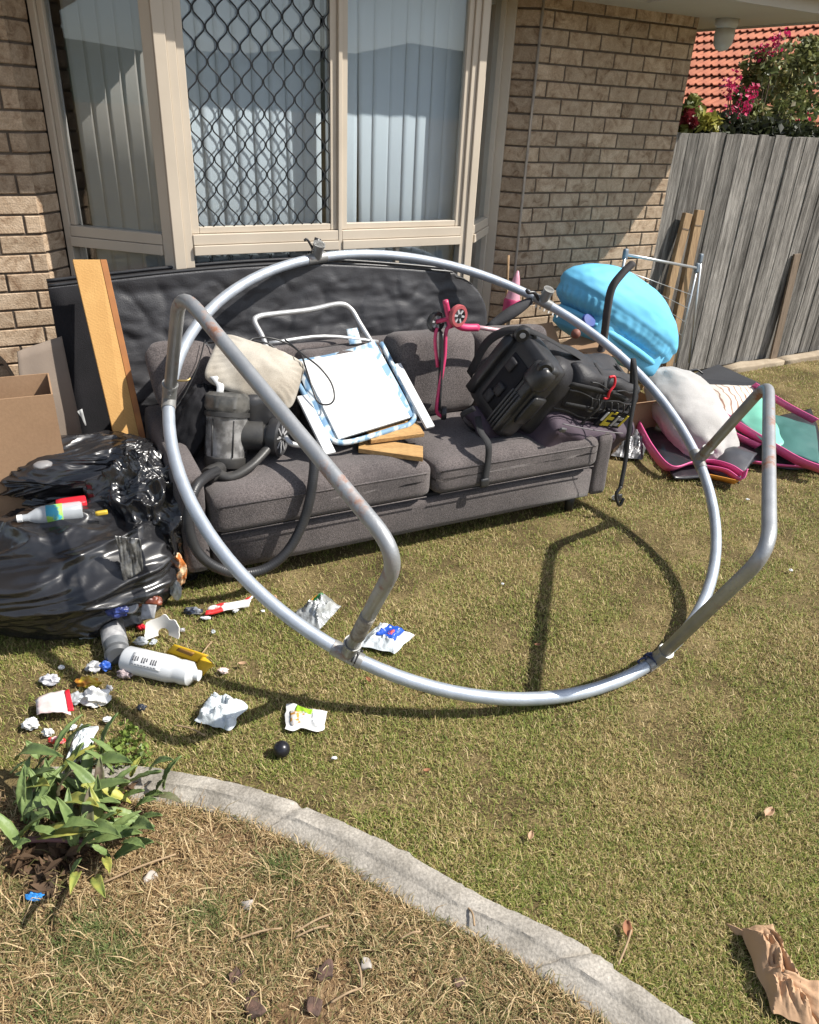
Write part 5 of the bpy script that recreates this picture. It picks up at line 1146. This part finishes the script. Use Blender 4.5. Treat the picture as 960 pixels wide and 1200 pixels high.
b3_ = bag('crumpled empty black bag draped between the top bag and the sofa arm', (-1.05, 2.70, .27), .22, .15, .25, 5.7, rot=.2, a=.2, f=1.5, aniso=(1.5, 1.5, .7), g=.22, h=.045)
# gathered neck fold, silvery torn strip
P0_ = G(140, 600, .42)
stp = thing('silver_wrapper', 'crinkled silver grey plastic strip on the front of the largest black bag', 'wrapper', G(155, 660, .2))
q = [G(140, 628, .42), G(170, 632, .40), G(172, 668, .28), G(150, 682, .24)]
build(MB().sheet(lambda u, v: q[0].lerp(q[1], u).lerp(q[3].lerp(q[2], u), v)+Vector((0, -.03, .02))+Vector((0, -1, .4))*.007*(nz((u*3, v*2, 3), 1.5)+1-abs(nz((u*7, v*1.5, 1), 1.5))*2), 22, 30, .002), 'strip', mat('silver_grey_film', (.22, .22, .215), .3, (.09, .09, .09), 24, .6, 1., 60, spec=.8, metal=.3), stp)
clr = mat('hazy_clear_plastic', (.62, .66, .70), .25, (.50, .54, .58), 10, .5, .2, 60, spec=.6)
N, L, p_ = nodes(clr); tr = N.new('ShaderNodeBsdfTransparent'); ms = N.new('ShaderNodeMixShader'); ms.inputs[0].default_value = .42; L.new(p_.outputs[0], ms.inputs[1]); L.new(tr.outputs[0], ms.inputs[2]); L.new(ms.outputs[0], N['Material Output'].inputs[0])
def bottle(nm, label, a, b, r, m, capm, cat_='bottle', body=((.0, 0), (.85, 0.0), (1, .03), (1, .62), (.85, .70), (.38, .84), (.34, .93)), cap=True, grp=None, lab=None):
    a, b = Vector(a), Vector(b); ax = b-a; Lb = ax.length; T_ = thing(nm, label, cat_, a)
    o = build(MB().lathe([(q*r, h*Lb) for q, h in body], a, ax, 28), 'body', m, T_, sharp=40)
    if cap: build(MB().lathe([(.37*r, .92*Lb), (.40*r, .925*Lb), (.40*r, 1.0*Lb), (.0, 1.0*Lb)], a, ax, 20), 'cap', capm, T_, sharp=40)
    if lab:
        h0, h1, lm = lab; s0, s1 = 0, 2*pi
        u_ = ax.normalized(); a_ = u_.orthogonal().normalized(); b_ = u_.cross(a_)
        build(MB().lathe([(r*1.012, h0*Lb), (r*1.012, h1*Lb)], a, ax, 28), 'label', lm, T_)
    return T_
M_lbl = mat('blue_green_label', (.05, .35, .50), .5, (.30, .55, .10), 30, .9)
bottle('plastic_bottle', 'clear plastic drink bottle with blue and green label wedged between two black bags', G(97, 598, .44), G(20, 608, .44), .036, clr, M_white, lab=(.30, .55, M_lbl))
rt = thing('red_tray', 'bright red plastic piece wedged under the top black bag', 'plastic piece', G(82, 590, .42))
build(MB().rbox(G(84, 590, .42), SU*.055, SV*.03, UP*.012, .006, 5, ns=.006), 'piece', M_red, rt)
yt = thing('yellow_tag', 'small yellow tag caught in the folds of the crumpled black bag', 'tag', G(118, 600, .44))
build(MB().rbox(G(119, 601, .45), SU*.022, SV*.008, UP*.008, .003, 4), 'tag', mat('mustard_plastic', (.55, .38, .04), .5), yt)
bxs = thing('plastic_disc', 'grey white plastic lid showing through the top black bag', 'lid', G(50, 545, .56))
build(MB().blob(G(50, 545, .56), SU*.035, SV*.03, UP*.015, lambda d: 1+.1*nz(d, 2), 20, 12), 'lid', mat('grey_white', (.22, .215, .22), .5), bxs)
M_chip = mat('orange_brown_foil', (.50, .16, .04), .35, (.75, .55, .35), 38, .8, .8, 60, spec=.6)
def crumple(nm, label, cat_, px, py, rx, ry, h, m, seed=1., lift=.0, rot=0., z0=.02, group=None, amp=.5, mats=None):
    p = G(px, py, z0+lift); T_ = thing(nm, label, cat_, (p.x, p.y, 0), group)
    def fn(d):
        q = Vector(d); r1 = 1-abs(noise.noise(q*1.15+Vector((seed, 0, seed))))*2.6; r2 = noise.noise(q*2.4+Vector((0, seed, 1)))
        return .75+amp*.45*r1+amp*.4*r2
    ax = Vector((cos(rot), sin(rot), 0))*rx; ay = Vector((-sin(rot), cos(rot), 0))*ry
    build(MB().blob(p, ax, ay, UP*h, fn, 40, 26, floor=.012 if lift == 0 else None), 'body', m, T_, sharp=40); return T_
crumple('snack_bag', 'orange and brown snack bag sticking out of the right side of the black bags', 'snack bag', 210, 668, .035, .03, .085, M_chip, 4, lift=.12)
crumple('clear_wrapper', 'clear crinkled wrapper hanging below the orange snack bag', 'wrapper', 206, 692, .025, .02, .05, clr, 6, lift=.05)

# ------------------------------------------------------------------ litter on the lawn
JARB = True
M_print = mat('grey_print', (.16, .16, .17), .6)
M_hdpe = mat('milky_white_plastic', (.70, .72, .74), .35, (.62, .64, .66), 6, .3, .08, 30)
wbt = bottle('white_bottle', 'big milky white plastic bottle with small grey print lying on the lawn', G(147, 772, .045), G(234, 792, .042), .048, M_hdpe, M_hdpe, body=((0, 0), (.86, 0), (1, .03), (1, .60), (.90, .68), (.86, .72), (.92, .78), (.88, .88), (.5, .93), (.42, .94)), cap=True)
_a, _b = G(147, 772, .045), G(234, 792, .042); ax = (_b-_a); ul = ax.normalized(); sd_ = ul.cross(UP).normalized(); upl = sd_.cross(ul).normalized(); upl = upl if upl.z > 0 else -upl
sd_ = sd_ if sd_.y < 0 else -sd_
def cylp(t, ang, r): return _a + ax*t + (upl*cos(ang)+sd_*sin(ang))*r
lab_ = build(MB().sheet(lambda u, v: cylp(.16+.40*u, .15+1.0*v, .0487), 6, 10, .0006), 'label', mat('white_label_paper', (.74, .75, .76), .5), wbt)
for k in range(11):        # blocky unreadable print
    if k in (3, 7): continue
    t0 = .18+.030*k; hh = random.uniform(.10, .16)
    build(MB().sheet(lambda u, v, t0=t0, hh=hh: cylp(t0+.020*u, .42+hh*v*2.6, .0496), 1, 3, .0005), 'print', M_print, lab_)
for k in range(8):
    t0 = .18+.042*k; build(MB().sheet(lambda u, v, t0=t0: cylp(t0+.032*u, .98+.05*v, .0496), 1, 1, .0005), 'print', M_print, lab_)
jar = bottle('clear_jar', 'clear plastic jar with a pale label and grey base beside the white bottle', G(138, 768, .046), G(129, 724, .052), .044, mat('smoky_jar_plastic', (.15, .16, .17), .25, (.22, .23, .24), 20, .5, spec=.6), M_white, 'jar', body=((0, 0), (.80, 0), (.97, .06), (1, .12), (1, .9), (.9, 1.0), (0, 1.0)), cap=False, lab=(.28, .86, mat('pale_printed_label', (.36, .36, .36), .5, (.20, .20, .21), 40, .5)))
_ja, _jb = G(138, 768, .046), G(129, 724, .052)
build(MB().lathe([(.0, -.004), (.036, -.004), (.0455, .006), (.0455, .022), (.043, .024)], _ja, (_jb-_ja), 28), 'base', mat('slate_grey_plastic', (.10, .105, .11), .4), jar, sharp=40)
M_yc = mat('yellow_carton', (.72, .46, .02), .5, (.62, .38, .02), 12, .3)
yc = thing('yellow_carton', 'flattened glossy yellow carton behind the white bottle', 'carton', G(225, 775, 0))
def quadpart(nm, q, m, par, th=.003, bend=.0, n=6, wr=.0, seed=0):
    q = [Vector(x) for x in q]
    return build(MB().sheet(lambda u, v: q[0].lerp(q[1], u).lerp(q[3].lerp(q[2], u), v)+UP*(bend*sin(pi*u)*1.0 + wr*nz((u*3, v*3, seed), 1.5)), n, n, -th), nm, m, par)
quadpart('panel', [G(194, 765, .02), G(204, 755, .06), G(244, 768, .06), G(232, 778, .02)], M_yc, yc)
quadpart('flap', [G(226, 788, .02), G(238, 768, .05), G(252, 780, .05), G(238, 792, .02)], M_yc, yc, bend=.008)
quadpart('print', [G(206, 762, .055), G(210, 759, .062), G(228, 765, .062), G(224, 769, .055)], mat('brown_print', (.3, .15, .03), .6), yc)
bw = thing('broken_bowl', 'broken white foam bowl with jagged rim lying by the black bag', 'bowl', G(193, 735, 0))
def bowl(u, v):
    th = -.3+pi*1.25*u; r = .022+.052*v; cut = (.85+.22*nz((u*9, 0, 2), 1.3)); r = .022+.052*v*cut
    c = G(192, 742, .03); return c + (Vector((1, 0, 0))*cos(th)+Vector((0, .5, .85))*sin(th))*r + Vector((0, -.6, .5))*.035*(v*cut)
build(MB().sheet(bowl, 30, 8, .004), 'bowl', mat('white_foam', (.72, .70, .66), .8, (.62, .6, .56), 9), bw, sharp=50)
sl_ = thing('tin_disc', 'small round silver jar lid in the mouth of the torn bag', 'lid', G(153, 710, .17))
build(MB().lathe([(.028, -.01), (.030, 0), (.028, .008), (.024, .010), (.022, .006), (0, .006)], G(153, 710, .15), Vector((.1, -.7, .7)), 28), 'lid', M_silv, sl_, sharp=40)
crumple('brown_packet', 'reddish brown crumpled packet in the mouth of the torn bag', 'packet', 176, 704, .05, .03, .035, mat('red_brown_foil', (.22, .06, .03), .4, (.10, .03, .02), 30, .6, .6, 60), 2, lift=.125)
crumple('blue_packet', 'dark blue crumpled packet inside the torn bag', 'packet', 137, 716, .045, .03, .03, mat('navy_foil', (.015, .025, .12), .4, (.03, .05, .2), 30, .6), 12, lift=.135)
gp_ = thing('grey_card', 'small grey printed card tilted in the mouth of the torn bag', 'card', G(173, 718, .04)); quadpart('card', [G(165, 726, .12), G(181, 725, .12), G(184, 709, .16), G(167, 708, .16)], mat('grey_printed_card', (.33, .33, .34), .6, (.2, .2, .2), 40, .6), gp_)
crumple('red_scrap', 'shiny red scrap between the jar and the broken bowl', 'scrap', 166, 735, .022, .012, .016, M_red, 3)
crumple('clear_cup', 'crushed clear plastic cup with a red rim left of the jar', 'cup', 105, 742, .045, .035, .045, clr, 5); crumple('red_scrap', 'red scrap inside the crushed clear cup', 'scrap', 103, 738, .018, .015, .012, M_red, 8, lift=.05)
crumple('pale_scrap', 'grey translucent scrap between the jar and the yellow carton', 'scrap', 165, 752, .03, .018, .02, clr, 9)
crumple('foil_wrapper', 'navy and silver striped foil wrapper flat on the grass behind the bowl', 'wrapper', 226, 716, .045, .018, .018, mat('navy_silver_foil', (.04, .05, .08), .3, (.30, .32, .36), 30, .9, .9, 80, metal=.3), 10)
rw = thing('red_white_wrapper', 'flat red and white wrapper strip on the grass near the sofa', 'wrapper', G(268, 708, 0))
M_rw = mat('red_white_film', (.62, .03, .03), .4, (.75, .72, .7), 16, .95, .4, 40)
quadpart('film', [G(240, 722, .03), G(246, 712, .035), G(298, 698, .035), G(292, 710, .03)], M_rw, rw, .002, .01, 12, .012, 3)
for i_, (px, py, s1, s2, lb) in enumerate(((241, 724, .022, .010, 'small white torn paper left below the red wrapper'), (276, 715, .016, .014, 'small white torn paper right below the red wrapper'), (262, 786, .022, .014, 'pale pink curved plate chip right of the yellow carton'), (392, 888, .012, .006, 'tiny white fleck on the grass right of the black ball'), (308, 716, .010, .007, 'tiny tan scrap beside the hoop near the red wrapper'), (126, 843, .018, .012, 'small white shell shaped scrap behind the leafy plant'), (589, 684, .008, .006, 'tiny white fleck on the lawn inside the hoop'), (927, 668, .010, .008, 'tiny white fleck on the lawn near the right edge'), (876, 585, .012, .007, 'small clear scrap on the lawn behind the right hoop leg'), (722, 583, .026, .022, 'small white ball of paper on the lawn under the hanging strap'))):
    crumple('paper_scrap', lb, 'scrap', px, py, s1, s2, s2*.7, mat('pink_white_scrap', (.70, .55, .5), .7) if i_ == 2 else M_white, i_+2.5, group='small scraps scattered on the lawn')
M_film = mat('white_crinkled_film', (.62, .66, .68), .35, (.52, .57, .60), 12, .4, 1.0, 60, spec=.6)
def film(nm, label, cat_, pts, h, m, seed, extra=(), n=34, base=.018):
    q = [Vector(G(x, y, base)) for x, y in pts]; c = sum(q, Vector())/len(q); T_ = thing(nm, label, cat_, (c.x, c.y, 0))
    def fn(u, v):
        p = q[0].lerp(q[1], u).lerp(q[3].lerp(q[2], u), v); e = min(u, 1-u, v, 1-v)*4; e = min(1, e)
        r = 1-abs(nz((u*2.2, v*2.2, seed), 1.6))*2.2; r2 = 1-abs(nz((u*5, v*5, seed+3), 1.5))*2
        d = Vector((nz((u*3, v*3, seed+9)), nz((u*3, v*3, seed+5)), 0))*.012
        return p + d + UP*(h*e*(.35+.5*max(0, r)+.25*r2) + .006)
    build(MB().sheet(fn, n, n, -.0015), 'film', m, T_, sharp=35)
    for nm2, (u0, u1, v0, v1), m2 in extra:
        build(MB().sheet(lambda u, v: fn(u0+(u1-u0)*u, v0+(v1-v0)*v)+UP*.003, 10, 10, -.001), nm2, m2, T_)
    return T_
film('blue_white_packet', 'white chip packet with a royal blue panel lying right of the front leg socket', 'packet', [(420, 757), (462, 768), (486, 746), (446, 731)], .035, M_film, 2, (('blue_panel', (.30, .80, .30, .88), mat('royal_blue_print', (.02, .09, .48), .4)), ('red_mark', (.5, .66, .45, .62), mat('red_print', (.6, .06, .05), .5))))
film('crinkled_wrapper', 'silvery white wrapper with green and yellow print lying inside the hoop', 'wrapper', [(345, 722), (374, 740), (400, 712), (374, 697)], .05, mat('silvery_film', (.50, .52, .52), .25, (.28, .29, .29), 22, .6, 1., 70, spec=.8, metal=.25), 6, (('green_print', (.12, .42, .55, .80), mat('green_print', (.03, .25, .06), .5)), ('yellow_print', (.02, .15, .50, .85), mat('orange_print', (.7, .38, .05), .5))))
film('white_plastic_bag', 'crumpled pale white plastic bag on the grass left of the napkin', 'plastic bag', [(228, 846), (270, 858), (290, 828), (248, 815)], .055, M_film, 9)
film('stained_napkin', 'white paper napkin with lime green and orange stains near the black ball', 'napkin', [(334, 856), (378, 858), (384, 836), (336, 827)], .018, mat('white_tissue', (.72, .72, .71), .85), 4, (('green_stain', (.25, .65, .62, .96), mat('lime_print', (.32, .55, .03), .6)), ('orange_stain', (.12, .45, .15, .68), mat('orange_brown_stain', (.62, .28, .05), .7, (.7, .65, .6), 50, .9))), 24)
bl_ = thing('black_ball', 'small glossy black ball on the grass below the napkin', 'ball', G(330, 884, 0))
build(MB().blob(G(330, 878, .030), Vector((.027, 0, 0)), Vector((0, .027, 0)), UP*.027, lambda d: 1, 32, 20), 'ball', mat('glossy_black_rubber', (.012, .012, .016), .3), bl_)
crumple('dark_scrap', 'small dark bottle cap in the grass right of the litter group', 'bottle cap', 166, 829, .018, .014, .012, mat('dark_slate_scrap', (.03, .035, .05), .5), 3)
pc = thing('paper_cup_packet', 'flat white paper packet with a red edge and pink print above the leafy plant', 'packet', G(65, 825, 0))
quadpart('packet', [G(44, 838, .03), G(83, 838, .03), G(78, 810, .05), G(42, 820, .04)], mat('white_paper_pink_print', (.72, .69, .68), .6, (.68, .45, .42), 26, .3), pc, .003, .012, 8, .006)
quadpart('red_edge', [G(80, 834, .036), G(87, 833, .036), G(81, 808, .056), G(76, 810, .056)], M_red, pc, .003)
crumple('tissue', 'crumpled white tissue beside the red edged packet', 'tissue', 112, 818, .05, .035, .038, mat('white_tissue', (.72, .72, .71), .85), 7, amp=.8)
crumple('snack_packet', 'crumpled orange and yellow snack packet above the tissue', 'snack packet', 103, 800, .042, .022, .024, mat('orange_yellow_foil', (.50, .20, .03), .35, (.62, .50, .05), 22, .8, .6, 60), 11, amp=.7)
crumple('silver_can', 'crushed silver scrap with dark print above the orange snack packet', 'scrap', 110, 782, .028, .022, .022, M_silv, 13, amp=.8)
crumple('blue_scrap', 'glossy royal blue crumpled scrap near the jar', 'scrap', 124, 781, .024, .020, .022, mat('royal_blue_plastic', (.03, .10, .42), .4), 14, amp=.6)
crumple('striped_scrap', 'pinkish striped crumpled scrap left of the white bottle', 'scrap', 146, 790, .028, .018, .020, mat('pink_stripe_scrap', (.42, .34, .34), .5, (.12, .10, .12), 40, .8), 15, amp=.6)
crumple('paper_scrap', 'crumpled white paper with dark print at the upper left of the litter group', 'scrap', 58, 797, .032, .020, .020, mat('newsprint', (.62, .62, .64), .8, (.25, .25, .28), 40, .6), 16, amp=.8)
crumple('paper_scrap', 'crumpled white paper at the left edge above the leafy plant', 'scrap', 36, 849, .026, .022, .022, M_white, 17, amp=.8)
crumple('paper_scrap', 'small white paper ball just right of the left edge scrap', 'scrap', 56, 858, .018, .014, .014, M_white, 18, amp=.8)
crumple('red_scrap', 'red and white scrap just behind the leafy plant', 'scrap', 66, 868, .030, .012, .014, M_rw, 19)
film('pale_wrapper', 'long pale blue white wrapper lying under the plant leaves', 'wrapper', [(78, 892), (96, 896), (116, 855), (96, 850)], .03, M_film, 12)
crumple('teal_scrap', 'translucent teal scrap between the packet and the tissue', 'scrap', 90, 818, .03, .03, .018, clr, 23)
film('clear_plastic_bag', 'crinkled clear and grey plastic bag under the backpack end', 'plastic bag', [(716, 535), (752, 540), (758, 522), (728, 505)], .10, mat('grey_clear_film', (.30, .30, .31), .25, (.10, .10, .10), 20, .7, 1., 60, spec=.8), 21)
crumple('blue_scrap', 'bright blue scrap in the soil under the leafy plant', 'scrap', 40, 1050, .022, .012, .012, mat('sky_blue_plastic', (.03, .22, .60), .4), 24, amp=.8)
for k_, (px, py, sz, m_, lb) in enumerate(((128, 806, .013, M_silv, 'tiny silver foil fragment just below the pinkish striped scrap'), (180, 752, .014, clr, 'tiny clear film fragment between the jar and the yellow carton'), (72, 782, .011, M_white, 'tiny white fragment above the orange snack packet at the left'), (214, 738, .010, mat('newsprint', (.62, .62, .64), .8, (.25, .25, .28), 40, .6), 'tiny printed fragment right of the broken foam bowl'), (188, 770, .009, M_red, 'tiny red fragment between the white bottle and the yellow carton'), (86, 852, .012, M_white, 'tiny white fragment below the white paper packet'), (322, 700, .012, mat('dry_tan_leaf', (.38, .24, .14)), 'tiny tan fragment right of the red and white wrapper'), (250, 740, .010, clr, 'tiny clear fragment on the grass left of the hoop'))):
    crumple('litter_fragment', lb, 'scrap', px, py, sz, sz*.8, sz*.6, m_, px*.1, rot=px, group='tiny packaging fragments by the split bag', amp=.9)
# brown paper bag
M_kraft = mat('kraft_paper', (.50, .315, .185), .8, (.42, .26, .15), 6, .4, .5, 60)
pb_ = film('paper_bag', 'crumpled brown paper bag lying at the lower right corner', 'paper bag', [(868, 1090), (905, 1190), (960, 1210), (905, 1085)], .06, M_kraft, 31, n=40)
quadpart('torn_edge', [G(850, 1082, .02), G(872, 1092, .03), G(880, 1100, .02), G(862, 1096, .012)], M_kraft, pb_, .002, .004)
quadpart('fold', [G(900, 1150, .03), G(920, 1140, .08), G(962, 1150, .07), G(962, 1200, .03)], M_kraft, pb_, .003, .01, 10, .012, 3)
# dry leaves, bark, stones, twigs
M_dleaf = mat('dry_brown_leaf', (.30, .13, .06), .7, (.22, .09, .045), 30, .5)
M_dleaf2 = mat('dry_tan_leaf', (.38, .24, .14), .7, (.3, .18, .1), 30, .5)
for px, py, l_, a_, m_, lb in ((901, 953, .045, .7, M_dleaf2, 'dry pinkish tan leaf on the lawn near the right edge'), (432, 797, .028, 2.2, M_dleaf, 'dry reddish leaf under the front of the hoop'), (500, 903, .022, .3, M_dleaf, 'small orange brown leaf in the middle of the front lawn'), (630, 756, .024, .1, M_dleaf, 'small brown leaf on the lawn inside the hoop'), (622, 980, .03, 1.2, M_dleaf2, 'pale dry leaf sliver in the middle of the lower lawn'), (284, 778, .03, .2, M_dleaf2, 'pale dry leaf between the yellow carton and the hoop'), (735, 1090, .045, 1.4, M_dleaf, 'dark curled leaf on the lawn just right of the concrete edging')):
    T_ = thing('dry_leaf', lb, 'leaf', G(px, py, .0), 'dry leaves scattered on the grass'); c = G(px, py, .024); d = Vector((cos(a_), sin(a_), 0)); e_ = Vector((-d.y, d.x, 0))
    build(MB().sheet(lambda u, v: c + d*(u-.5)*l_ + e_*(v-.5)*l_*.55*sin(pi*min(1, max(0, u*.96+.02)))**.7 + UP*(abs(v-.5)*l_*.35 + .2*l_*(u-.5)**2), 10, 6, .0006), 'blade', m_, T_)
M_barkc = mat('dark_bark_chip', (.13, .075, .055), .9, (.07, .045, .035), 40, .6, .9, 120)
for px, py, l_, w_, a_, lb in ((297, 1178, .055, .030, -1.0, 'largest reddish bark chip at the bottom of the bed'), (276, 1143, .030, .020, 1.0, 'grey bark chip above the largest one'), (290, 1060, .03, .014, .2, 'pale stone in the dry bed right of the plant'), (176, 1028, .026, .018, .6, 'pale crinkled scrap of bark beside the plant'), (380, 1140, .04, .03, .4, 'dark bark chip in the bare patch of the bed'), (368, 1180, .03, .025, 1.4, 'dark bark chip at the lower edge of the bare patch'), (430, 1130, .022, .016, 0, 'small grey stone right of the twigs'), (540, 1150, .025, .012, .4, 'dark bark sliver near the concrete edging')):
    T_ = thing('bark_chip', lb, 'bark chip', G(px, py, 0), 'bark chips and stones in the garden bed'); c = G(px, py, .014)
    build(MB().rbox(c, Vector((cos(a_), sin(a_), .1))*l_*.55, Vector((-sin(a_), cos(a_), .15))*w_*.6, UP*.007, .003, 6, ns=.010, nf=40, seed=px), 'chip', M_barkc if 'pale' not in lb and 'grey s' not in lb else mat('pale_stone', (.4, .36, .32), .9), T_)
M_twig = mat('pale_dry_twig', (.38, .27, .16), .9, (.28, .19, .11), 30, .5)
for k_, (a, b) in enumerate((((345, 1093), (390, 1070)), ((347, 1098), (385, 1085)), ((388, 1175), (424, 1158)), ((416, 1122), (424, 1158)), ((120, 1035), (206, 1001)), ((205, 850), (240, 862)), ((232, 772), (248, 752)), ((470, 1100), (492, 1092)), ((725, 1130), (740, 1090)), ((548, 1063), (556, 1085)), ((280, 1100), (330, 1088)))):
    lbs = ['upper pale twig of a pair in the bare bed patch', 'lower pale twig of a pair in the bare bed patch', 'pale twig lying across the bottom of the bare patch', 'dark upright twig beside the bare bed patch', 'long thin dry stalk lying from the plant to the right', 'thin straw stalk behind the plant', 'short dry stalk standing behind the yellow carton', 'short tan stalk near the edging in the bed', 'thin brown stalk on the lawn right of the edging', 'fine stalk on the lawn above the edging', 'long thin straw in the middle of the bed']
    T_ = thing('twig', lbs[k_], 'twig', G(*a, 0), 'dry twigs and stalks'); p, q = G(*a, .025), G(*b, .03)
    build(MB().tube([p, p.lerp(q, .5)+Vector((.004, .003, .006)), q], .0028, 6), 'stalk', M_twig, T_)

# ------------------------------------------------------------------ leafy plant at the lower left
M_leafb = mat('matt_green_strap_leaf', (.185, .25, .085), .5, (.12, .18, .06), 14, .5, .3, 90, spec=.4)
M_leafy = mat('yellowing_leaf', (.38, .36, .08), .55, (.22, .26, .06), 20, .7, spec=.4)
M_leafu = mat('purple_green_leaf', (.12, .15, .06), .55, (.13, .10, .07), 12, .7, spec=.4)
plant = thing('strap_leaf_plant', 'broad leaved green plant sprawling over the end of the concrete edging', 'plant', G(110, 985, 0))
LV = [(415, 300, 500, 70, 0), (150, 300, 310, 80, 0), (230, 260, 350, 140, 0), (490, 500, 730, 390, 0), (745, 480, 840, 300, 0), (690, 520, 840, 560, 2), (480, 600, 640, 490, 0), (555, 700, 735, 625, 0), (380, 750, 545, 680, 0), (480, 855, 690, 765, 0), (555, 745, 695, 705, 0), (300, 630, 370, 440, 1), (240, 715, 230, 470, 0), (230, 500, 125, 400, 0), (400, 500, 400, 305, 2), (150, 650, 75, 515, 0), (-20, 480, 130, 465, 1), (70, 315, 0, 220, 0), (345, 785, 455, 855, 0), (420, 850, 450, 935, 1), (285, 930, 240, 1045, 1), (245, 935, 305, 850, 0), (375, 950, 430, 1065, 1), (565, 415, 620, 305, 1), (-10, 450, 30, 300, 0), (670, 375, 795, 325, 0), (595, 575, 705, 535, 0), (-20, 740, 35, 680, 1), (-20, 650, 60, 580, 0), (270, 345, 385, 295, 0), (430, 640, 520, 600, 1), (60, 420, 130, 300, 2), (180, 520, 260, 380, 2), (520, 770, 640, 800, 0), (300, 500, 200, 420, 0), (-60, 560, 40, 520, 0), (-80, 400, 10, 330, 0), (60, 600, 130, 640, 0), (700, 500, 745, 430, 2), (640, 520, 740, 505, 0), (-60, 800, 30, 760, 0), (100, 760, 60, 690, 2), (150, 420, 60, 390, 0), (440, 470, 560, 430, 2)]
for _ in range(62):
    x_, y_ = random.uniform(-120, 560), random.uniform(300, 820); a_ = random.uniform(-2.6, .5); l_ = random.uniform(190, 320)
    if x_+l_*cos(a_) < 740 and y_+l_*sin(a_) > 200: LV.append((x_, y_, x_+l_*cos(a_), y_+l_*sin(a_), random.choice([0]*7+[1, 2])))
for k_, (x0, y0, x1, y1, mk) in enumerate(LV):
    ln2 = hypot(x1-x0, y1-y0)
    zb_, zt_ = (.05, .15) if y1 < y0 else (.10, .05)
    zb_ += random.uniform(-.02, .04); zt_ += random.uniform(-.03, .05)
    if ln2 < 130: zt_ = zb_+.05
    a, b = G(30+x0/4.57, 820+y0/4.57, zb_), G(30+x1/4.57, 820+y1/4.57, zt_); d = b-a; L0 = d.length
    sd2 = d.cross(UP).normalized(); sd2 = (sd2+UP*random.uniform(-.35, .35)).normalized(); nn2 = sd2.cross(d.normalized()); nn2 = nn2 if nn2.z > 0 else -nn2
    wd2 = max(.017, min(.031, L0*.155))*random.uniform(.85, 1.15); bow = L0*random.uniform(.05, .16)
    def lf_(u, v):
        w2 = max(.02, sin(pi*min(1, v*.97+.03)))**.75*(1-.25*v); c = a+d*v+nn2*bow*sin(pi*v)
        return c + sd2*(u-.5)*wd2*2*w2*.85 + nn2*abs(u-.5)*wd2*.55 + nn2*.0015*sin(v*30+u*6)
    build(MB().sheet(lf_, 6, 14, .0008), 'leaf', [M_leafb, M_leafy, M_leafu][mk], plant)
build(MB().tube([G(20, 985, .05), G(60, 983, .07), G(105, 986, .06)], .009, 8), 'stem', mat('purple_brown_stem', (.17, .085, .09), .5), plant)
for a, b in (((45, 905), (55, 885)), ((75, 905), (95, 912)), ((60, 960), (75, 985)), ((90, 1000), (80, 960)), ((130, 960), (110, 985)), ((115, 920), (112, 960))):
    build(MB().tube([G(*a, .02), G(*b, .08)], .004, 6, sub=2), 'stem', M_twig, plant)
cl = thing('clover_patch', 'bright yellow green clover growing behind the broad leaved plant', 'ground cover', G(150, 895, 0))
cs = [(tuple(G(px, py, .03)), .035) for px, py in ((135, 885), (148, 890), (140, 900), (165, 882), (150, 868), (158, 862), (130, 870), (122, 880), (170, 890), (148, 856))]
leafcloud('leaves', cs, leafmat('clover_leaf', (.19, .26, .055), (.13, .19, .05)), cl, .015, 30, 31, 1.1)
cs = [(tuple(G(px, py, .012)), .05) for px, py in ((60, 1000), (90, 1010), (45, 960), (100, 990), (120, 960), (70, 930), (140, 940), (60, 1030), (100, 900), (30, 1010))]
lt = thing('leaf_litter', 'dead brown leaves caught under the broad leaved plant', 'leaf litter', G(80, 990, 0))
leafcloud('dead_leaves', cs, leafmat('dead_brown_leaf', (.20, .12, .065), (.08, .05, .03), .8), lt, .022, 60, 37, 2.6)
